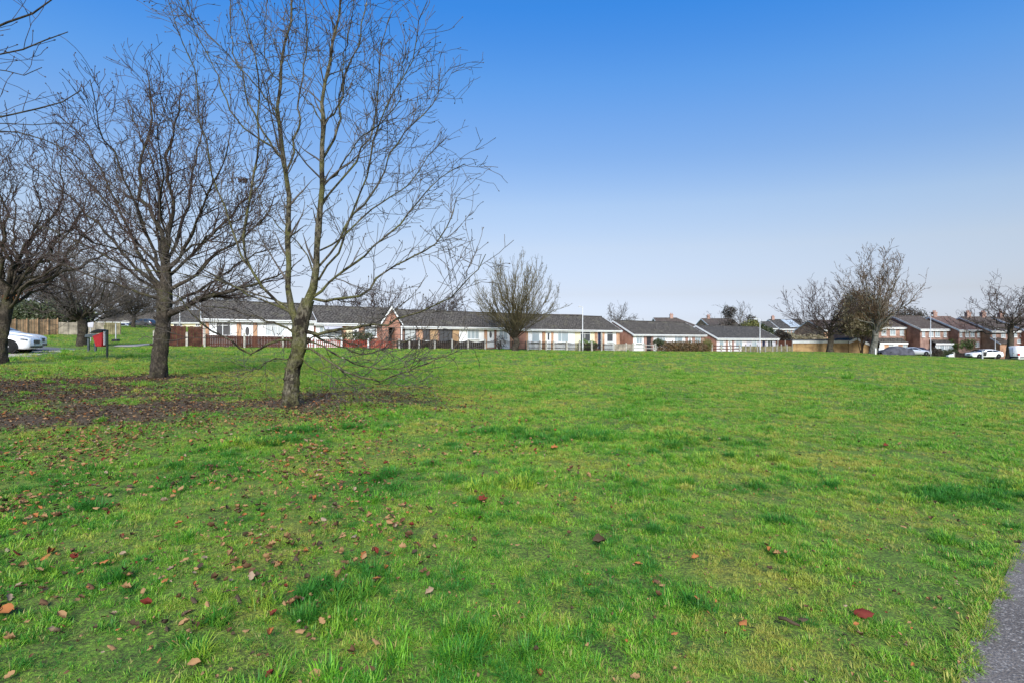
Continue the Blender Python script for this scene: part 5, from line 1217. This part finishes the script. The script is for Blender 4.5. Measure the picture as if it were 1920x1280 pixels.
# ------------------------------------------------------------------ vehicles
def smooth(x, xs, ys, k=.12):
    y = np.interp(x, xs, ys)
    for _ in range(3): y = (np.interp(x-k, xs, ys)+2*y+np.interp(x+k, xs, ys))/4
    return y
def vehicle(name, label, cat, loc, head, L, W, paintm, belt, roofl, nose=.12, wheels=(.17, .80), wr=.33, group=None, cabin=(.30, .96), rimm='rimsilver', scr=(.30, .44), rear=(.82, .93), sidewin=(.40, .86),
            front=True, low=.19, side=True, roofw=.72, mirrors=True, tailh=(.62, .78)):
    """x runs from nose (0) to tail (L); belt / roofl: [(fraction, height)]; head = heading angle of the nose"""
    root = thing(name, label, cat, loc, head, group)
    fx, fy = zip(*belt); rx, ry = zip(*roofl)
    N = 60; t = np.linspace(0, 1, N)
    zb = np.where(t < .05, low+.06*(1-t/.05), np.where(t > .96, low+.1*(t-.96)/.04, low))
    zs = smooth(t, fx, fy, .012); zr = np.maximum(smooth(t, rx, ry, .012), zs+.02)
    hw = W/2*np.interp(t, [0, .015, .05, .14, .3, .85, .95, .99, 1], [.68, .80, .91, .98, 1, 1, .94, .86, .80])
    lift = np.clip((zr-zs)/.35, 0, 1)
    def pt(tt, v):
        """surface point at fraction tt along the car and profile parameter v (0 = sill, 8 = centre of the roof)"""
        b_, s_, r_, w_, l_ = (np.interp(tt, t, q) for q in (zb, zs, zr, hw, lift))
        wr_ = w_*(.90*(1-l_)+roofw*l_)
        prof = [(w_*.90, b_), (w_*.97, b_+.07), (w_, b_+(s_-b_)*.45), (w_*.995, b_+(s_-b_)*.75), (w_*.955, s_), (wr_*1.02, s_+(r_-s_)*.80), (wr_*.93, s_+(r_-s_)*.95), (wr_*.6, r_), (0, r_+.012)]
        i = min(int(v), 7); f = v-i
        y = prof[i][0]*(1-f)+prof[i+1][0]*f; z = prof[i][1]*(1-f)+prof[i+1][1]*f
        return Vector(((.5-tt)*L, y, z))
    V = []
    for tt in t:
        row = [pt(tt, v) for v in range(9)]
        V += [(p.x, -p.y, p.z) for p in row]+[(p.x, p.y, p.z) for p in row[-2::-1]]
    n = 17; Q = []
    for i in range(N-1):
        for j in range(n-1): Q.append((i*n+j, (i+1)*n+j, (i+1)*n+j+1, i*n+j+1))
        Q.append((i*n+n-1, (i+1)*n+n-1, (i+1)*n, i*n))
    b = MB(); b.add(V, Q+[tuple(range(n)), tuple(range((N-1)*n+n-1, (N-1)*n-1, -1))]); b.build('body', M[paintm], root, True)
    def patch(nm, m, t0, t1, v0, v1, sides=(-1, 1), off=.007, nt_=10, nv=5, across=False, shape=None, parent=root):
        for sd in ((0,) if across else sides):
            vs = []; fs = []
            vv = np.linspace(v0, v1, nv)
            cols = [(v, -1) for v in vv]+[(v, 1) for v in vv[::-1]] if across else [(v, sd) for v in vv]
            for i in range(nt_+1):
                for (v, s_) in cols:
                    a = i/nt_; ta, tb = t0, t1
                    if shape: ta, tb = shape((v-v0)/(v1-v0), t0, t1)
                    tt = ta+(tb-ta)*a; p = pt(tt, v); q = pt(tt+.004, v); r_ = pt(tt, min(v+.05, 7.99))
                    nn = (q-p).cross(r_-p); nn = nn.normalized() if nn.length > 1e-9 else Vector((0, 0, 1))
                    if nn.z < 0 and v > 3.9: nn = -nn
                    if nn.y < 0 and v <= 3.9: nn = -nn
                    p = p+nn*off; vs.append((p.x, p.y*s_, p.z))
            m_ = len(cols)
            for i in range(nt_):
                for j in range(m_-1): fs.append((i*m_+j, (i+1)*m_+j, (i+1)*m_+j+1, i*m_+j+1))
            o = MB().add(vs, fs).build(nm, M[m], parent, True)
            sm = o.modifiers.new('thick', 'SOLIDIFY'); sm.thickness = .006; sm.offset = 0
    if scr: patch('windscreen', 'carglass', scr[0], scr[1], 5.9, 7.9, across=True)
    if rear: patch('rear_window', 'carglass', rear[0], rear[1], 5.9, 7.9, across=True)
    if side and sidewin:
        a, c = sidewin; md = (a+c)/2
        def shp(f, t0, t1): return (t0+(.075*f if t0 == a else .004), t1-(.06*f if t1 == c else .004))
        patch('side_window', 'carglass', a, md, 4.12, 4.93, shape=shp); patch('side_window', 'carglass', md, c, 4.12, 4.93, shape=shp)
    for wf in wheels:
        for sd in (-1, 1):
            x = (.5-wf)*L; y = sd*(W/2-.115)
            wl = MB(); wl.disc_x((x, sd*(W/2-.07), wr+.01), wr*1.17, .145, 26); wl.build('wheel_arch', M['rubber'], root)
            wb = MB(); prof = [(-.10, wr*.66), (-.11, wr*.9), (-.07, wr), (.07, wr), (.11, wr*.9), (.10, wr*.66)]; k = 28; vs = []; fs = []
            for i in range(k):
                an = 2*math.pi*i/k; vs += [(x+r*math.cos(an), sd*(W/2-.085)+q, wr+r*math.sin(an)) for q, r in prof]
            for i in range(k):
                for j in range(5): fs.append((i*6+j, i*6+j+1, ((i+1) % k)*6+j+1, ((i+1) % k)*6+j))
            wh = MB(); wh.disc_x((x, sd*(W/2-.02), wr), wr*.16, .05, 12); w_o = wh.build('wheel', M[rimm], root)
            wb.add(vs, fs).build('tyre', M['rubber'], w_o, True)
            rb = MB(); rb.disc_x((x, sd*(W/2-.10), wr), wr*.66, .02, 24)
            for s5 in range(5):
                an = 2*math.pi*s5/5+.3; rb.bar((x+wr*.14*math.cos(an), sd*(W/2-.035), wr+wr*.14*math.sin(an)), (x+wr*.64*math.cos(an), sd*(W/2-.035), wr+wr*.64*math.sin(an)), .085, .035, (0, 1, 0))
            rb.build('rim', M[rimm], w_o)
    if front:
        for sd in (-1, 1): patch('headlight', 'headlamp', .022, .085, 3.15, 3.75, sides=(sd,), off=.01, nt_=5, nv=3)
        xf = L/2
        zc = float(np.interp(.01, t, zs))
        g = MB(); g.prism([(-.30, zc-.27), (.30, zc-.27), (.36, zc-.10), (.30, zc-.04), (-.30, zc-.04), (-.36, zc-.10)], xf-.05, xf+.012, 'x'); gr = g.build('grille', M['darkframe'], root, bevel=.01)
        g = MB(); 
        for i in range(3): g.box(xf+.013, xf+.02, -.3, .3, zc-.22+i*.055, zc-.212+i*.055)
        g.build('grille_bar', M['galv'], gr)
        g = MB(); g.box(xf-.06, xf+.008, -W*.36, W*.36, low+.07, low+.17); g.build('lower_intake', M['darkframe'], root)
        g = MB(); g.box(xf+.01, xf+.022, -.26, .26, low+.175, low+.275); g.build('number_plate', M['plate'], root)
    for sd in (-1, 1): patch('taillight', 'taillamp', .955, .992, 3.1, 3.8, sides=(sd,), off=.01, nt_=4, nv=3)
    if mirrors:
        for sd in (-1, 1):
            p = pt(.385, 4.15); mm = MB(); mm.box(p.x-.05, p.x+.09, sd*p.y+(0 if sd > 0 else -.2), sd*p.y+(.2 if sd > 0 else 0), p.z+.0, p.z+.13); mm.build('wing_mirror', M[paintm], root, bevel=.03)
    return root
SAL_B = [(0, .70), (.02, .74), (.06, .79), (.2, .88), (.33, .93), (.6, .96), (.85, .97), (.96, .95), (.985, .8), (1, .6)]
SAL_R = [(0, .72), (.02, .77), (.06, .84), (.2, .95), (.30, .99), (.33, 1.02), (.46, 1.36), (.56, 1.43), (.68, 1.41), (.80, 1.24), (.90, 1.07), (.97, 1.0), (.99, .84), (1, .62)]
HAT_B = [(0, .70), (.03, .78), (.08, .84), (.22, .93), (.32, .98), (.6, 1.0), (.9, 1.02), (.97, .9), (1, .6)]
HAT_R = [(0, .72), (.03, .81), (.08, .89), (.22, .99), (.27, 1.04), (.42, 1.42), (.55, 1.49), (.78, 1.46), (.90, 1.28), (.96, 1.03), (.985, .9), (1, .62)]
VAN_B = [(0, .7), (.02, .85), (.10, 1.02), (.2, 1.15), (.28, 1.25), (.6, 1.25), (.95, 1.25), (1, 1.2)]
VAN_R = [(0, .72), (.02, .88), (.10, 1.06), (.16, 1.2), (.30, 2.0), (.38, 2.25), (.6, 2.3), (.98, 2.28), (1, 2.22)]
CG = 'cars parked beyond the lawn'
def place(px, D, hd, L, dz=0): 
    """centre of a vehicle whose nose is seen at px, D, on the ground"""
    x, y = u_of(px)*D, D
    return (x-math.cos(hd)*L/2, y-math.sin(hd)*L/2, Hf(x-math.cos(hd)*1.0, y-math.sin(hd)*1.0)+dz)
hd = R(22)
vehicle('parked_car', 'white saloon car with dark alloy wheels nosing out from behind the leaning trunk', 'car', place(69, 27.9, hd, 4.7, .03), hd, 4.7, 1.86, 'carwhite', SAL_B, SAL_R, rimm='rim', wheels=(.178, .80), wr=.335, group='white cars on the parking bay')
vehicle('parked_car', 'second white car with a dark grille half hidden behind the white saloon', 'car', place(79, 30.6, hd, 4.5, .03), hd, 4.5, 1.84, 'carwhite', HAT_B, HAT_R, rimm='rim', wheels=(.178, .80), group='white cars on the parking bay')
vehicle('parked_car', 'dark grey hatchback far off on the rising lawn edge', 'car', place(246, 92, R(180), 4.2, .0), R(180), 4.2, 1.8, 'cargrey', HAT_B, HAT_R, group=CG)
vehicle('parked_car', 'small silver car in front of the distant white bungalow', 'car', place(258, 99, R(0), 4.2, .0), R(0), 4.2, 1.8, 'carsilver', HAT_B, HAT_R, group=CG)
# covered car
pc = gnd(1680, 83.5)
rt = thing('covered_car', 'car under a dark grey cloth cover beside the pale trunk', 'car', (pc[0], pc[1], pc[2]), R(4), CG)
n = 44; V = []; Q = []
gco = random.Random(3)
for i in range(n):
    f = i/(n-1); x = (f-.5)*5.6; zt = np.interp(f, [0, .04, .2, .34, .55, .72, .93, 1], [.45, .8, .98, 1.38, 1.50, 1.22, .92, .4]); hw = .98*np.interp(f, [0, .06, .5, .94, 1], [.55, .92, 1, .92, .5])
    for j in range(13):
        a = (j-6)/6; ff = .03*math.sin(i*1.1+j*2)
        y = hw*(1.08 if abs(a) > .95 else 1)*math.sin(a*math.pi/2)*(1+ff); z = .06+(zt-.06)*max(0, 1-abs(a)**3.4)+ff*.6*(abs(a) < .9)
        V.append((x, y, z))
for i in range(n-1):
    for j in range(12): Q.append((i*13+j, (i+1)*13+j, (i+1)*13+j+1, i*13+j+1))
MB().add(V, Q).build('cloth_cover', M['cover'], rt, True)
wm = MB(); 
for xx in (-1.5, 1.45): wm.disc_x((xx, -.80, .30), .30, .2, 18)
wm.build('tyre', M['rubber'], rt)
b = MB(); b.tube([(-2.78, 0, .2), (2.78, 0, .2)], .03, 6); b.build('cover_strap', M['galv'], rt)
vehicle('parked_car', 'silver hatchback parked between the covered car and the grey lamp post', 'car', place(1737, 87, R(0), 4.4), R(-6), 4.4, 1.8, 'carsilver', SAL_B, SAL_R, group=CG)
vehicle('parked_car', 'dark brown car parked against the red brick gable', 'car', place(1746, 89.5, R(0), 4.2, .05), R(0), 4.2, 1.8, 'cardark', HAT_B, HAT_R, group=CG)
vehicle('parked_car', 'low white coupe parked beside the straight grey trunk', 'car', place(1817, 83.6, R(180), 4.9), R(180), 5.1, 1.85, 'carwhite', SAL_B, SAL_R, group=CG, rimm='rim', wheels=(.19, .80))
vehicle('parked_car', 'pale silver estate car behind the rounded green shrub', 'car', place(1812, 88, R(180), 4.4, .25), R(172), 4.4, 1.8, 'carsilver', HAT_B, HAT_R, group=CG)
vehicle('parked_car', 'red car with a white roof line behind the white coupe', 'car', place(1845, 88, R(180), 4.4, .28), R(180), 4.2, 1.8, 'carred', HAT_B, HAT_R, group=CG)
van = vehicle('parked_van', 'tall white panel van behind the straight grey trunk', 'van', place(1978, 82, R(-2), 6.6, .02), R(-2), 6.6, 2.05, 'carwhite', VAN_B, VAN_R, group=CG, scr=(.17, .30), rear=None, sidewin=(.22, .34), roofw=.88, wr=.36, wheels=(.16, .78))

b = MB(); b.box(-3.38, -3.2, -.98, .98, .38, .62); b.build('rear_bumper', M['rubber'], van, bevel=.03)
b = MB(); b.box(-3.0, 2.6, -1.045, -1.02, .42, .58); b.box(-3.0, 2.6, 1.02, 1.045, .42, .58); b.build('side_rub_strip', M['rubber'], van)
for sd in (-1, 1):
    b = MB(); b.box(-3.325, -3.05, sd*.93-.10, sd*.93+.10, .78, 1.12); b.build('taillight', M['taillamp'], van, bevel=.02)
b = MB(); b.box(-3.33, -3.30, -.012, .012, .7, 2.1); b.box(-3.34, -3.30, -.3, -.1, 1.15, 1.2); b.build('rear_door_seam', M['darkframe'], van)
# ------------------------------------------------------------------ lamps, bins, posts
def lamp(label, base, h, arm=(-.5, 0), m='galv', r=.075):
    root = thing('street_lamp', label, 'street lamp', base, 0, 'street lamps')
    b = MB(); b.tube([(0, 0, -.2), (0, 0, 1.1), (0, 0, 1.15), (0, 0, h)], [r*1.35, r*1.35, r, r*.7], 10); b.build('pole', M[m], root, True)
    ax = arm[0]
    b = MB(); b.tube([(0, 0, h-.03), (ax*.4, 0, h+.05), (ax*.75, 0, h+.06)], .04, 8); b.build('arm', M[m], root, True)
    b = MB(); b.prism([(ax*.7, h+.0), (ax*1.7, h+.03), (ax*1.75, h+.09), (ax*1.2, h+.16), (ax*.7, h+.11)], -.11, .11, 'y'); hd_ = b.build('lamp_head', M['galv'], root, bevel=.02)
    b = MB(); b.box(min(ax*.85, ax*1.6), max(ax*.85, ax*1.6), -.08, .08, h-.04, h+.005); b.build('lens', M['lamp'], hd_)
    b = MB(); b.box(-r*1.36, r*1.36, -r*1.42, -r*1.30, .45, .85); b.build('access_door', M['galv'], root)
    return root
lamp('tall white lamp column before the half cream bungalow', gnd(1092.5, 63.5), 5.45, (-.3, 0), 'lampgrey', .062)
lamp('white lamp column with a short arm before the pale pink bungalow', gnd(1425, 82), 5.25, (-.62, 0), 'lampgrey', .066)
lamp('slim grey lamp column before the red brick gable', gnd(1745, 82.5), 6.5, (.2, 0), 'galv', .06)
lamp('white lamp column behind the white coupe', gnd(1866, 86.5), 5.2, (.35, 0), 'lampgrey', .066)
lamp('far white lamp column behind the tall brown fence', gnd(337, 78), 6.2, (-.3, 0), 'lampgrey', .065)

# red litter bin
pb = ray(201, 672)
rt = thing('litter_bin', 'red litter bin with a sloping black lid hung on a dark green post', 'bin', pb, 0)
k = pb[1]/F; XX_ = lambda px: (px-201)*k; ZZ_ = lambda py: (671.5-py)*k
b = MB(); b.box(-.035, .035, -.035, .035, -.25, ZZ_(618.5)); b.build('post', M['greenpost'], rt)
b = MB(); b.prism([(XX_(185), ZZ_(648.6)), (XX_(195.6), ZZ_(649)), (XX_(196.6), ZZ_(623)), (XX_(179), ZZ_(629.5))], -.19, .19, 'y'); bd = b.build('bin_body', M['binred'], rt, bevel=.02)
b = MB(); b.prism([(XX_(173), ZZ_(624.6)), (XX_(197), ZZ_(622.5)), (XX_(197), ZZ_(618)), (XX_(190), ZZ_(617)), (XX_(181), ZZ_(619.5))], -.215, .215, 'y'); b.build('bin_lid', M['blackmetal'], rt, bevel=.015)
b = MB(); b.box(XX_(196.9), XX_(198.9), -.1, .1, ZZ_(646), ZZ_(621)); b.build('back_plate', M['trim'], rt)
b = MB(); b.box(XX_(195), XX_(199.5), -.03, .03, ZZ_(648.2), ZZ_(647.2)); b.box(XX_(198.5), XX_(199.8), -.06, .06, ZZ_(625), ZZ_(624)); b.build('bracket', M['blackmetal'], rt)
# grey metal stand
ps = gnd(166, 31.5)
rt = thing('metal_stand', 'grey two legged metal stand behind the red litter bin', 'stand', ps, R(8))
b = MB(); b.box(-.05, .05, -.05, .05, -.2, .82); b.build('leg', M['slategrey'], rt); b = MB(); b.box(.34, .44, -.05, .05, -.2, .82); b.build('leg', M['slategrey'], rt)
b = MB(); b.prism([(-.14, .83), (.5, .83), (.78, .93), (.78, .99), (.3, 1.06), (-.1, 1.0)], -.16, .16, 'y'); b.build('top', M['slategrey'], rt, bevel=.02)
# white board on a pole and a pole in a dark base
pp = gnd(170, 47)
rt = thing('notice_board', 'white notice board on a thin pole before the weathered fence', 'notice board', pp, R(-10))
b = MB(); b.tube([(0, 0, -.2), (0, 0, 1.9)], .035, 8); b.build('pole', M['galv'], rt)
b = MB(); b.prism([(-.52, 1.42), (.30, 1.35), (.38, 1.8), (.05, 1.98), (-.45, 1.86)], -.02-.036, .02-.036, 'y'); b.build('board', M['greyrender'], rt, bevel=.01)
pp = gnd(217, 50)
rt = thing('weighted_post', 'thin grey post standing in a dark weighted base on the rising lawn', 'post', pp, 0)
b = MB(); b.tube([(0, 0, .2), (0, 0, 1.75)], .05, 8); b.build('pole', M['galv'], rt)
b = MB(); b.prism([(-.27, 0), (.27, 0), (.23, .26), (-.23, .26)], -.22, .22, 'y'); b.build('base', M['blackmetal'], rt, bevel=.02)
# post-mounted dark bin and low gate by the road
pp = gnd(1842, 79.5)
rt = thing('litter_bin', 'black litter bin fixed to a grey post before the white coupe', 'bin', pp, 0)
b = MB(); b.box(-.10, .10, -.06, .06, -.2, 1.28); b.build('post', M['galv'], rt)
b = MB(); b.prism([(.11, .42), (.46, .42), (.58, 1.0), (.11, 1.0)], -.18, .18, 'y'); bd = b.build('bin_body', M['blackmetal'], rt, bevel=.02)
b = MB(); b.box(.1, .6, -.2, .2, 1.0, 1.06); b.build('bin_lid', M['blackmetal'], bd)
pp = gnd(1644.5, 84)
rt = thing('metal_gate', 'small dark gate between white posts beside the pale trunk', 'gate', pp, 0)
for dx in (-.25, .35): b = MB(); b.box(dx-.09, dx+.09, -.07, .07, -.2, 1.0); b.build('post', M['trim'], rt)
b = MB(); 
for zz in (.25, .6, .95): b.box(-.6, .34, .09, .13, zz-.03, zz+.03)
for dx in (-.6, -.05, .3): b.box(dx-.025, dx+.025, .131, .165, .1, 1.0)
b.build('gate_frame', M['blackmetal'], rt)
pp = gnd(1781, 82.5)
rt = thing('kerb_block', 'white painted block on a low wall beside the dark green shrub', 'block', pp, 0)
b = MB(); b.prism([(-.42, .05), (.42, .05), (.42, .5), (.2, .5), (.05, .34), (-.42, .26)], -.25, .25, 'y'); b.build('block', M['trim'], rt, bevel=.03)
a = gnd(1787, 87); b_ = gnd(1815, 87)
fence('garden_wall', 'low dark garden wall below the rounded green shrub', a[:2], b_[:2], [0, 1], 'low', .75, 'darkfence', 'greypost', .8, .3, 'garden walls by the road', 20)
pp = (u_of(418)*16.2, 16.2+1.2, at(418, 316, 16.2)[2])
b = MB(); gN = random.Random(8)
for i in range(70):
    a_ = gN.uniform(0, 6.28); q = gN.uniform(-.5, .5); r_ = .13+.04*gN.random()
    b.bar((r_*math.cos(a_), r_*math.sin(a_), q*.15), (r_*math.cos(a_+1.2)*.9, r_*math.sin(a_+1.2)*.9, gN.uniform(-.1, .08)), .012)
nest = b.build('bird_nest', M['twig'], None); nest.location = pp
tag(nest, 'dark bird nest of twigs high in the dense bare tree', 'nest')
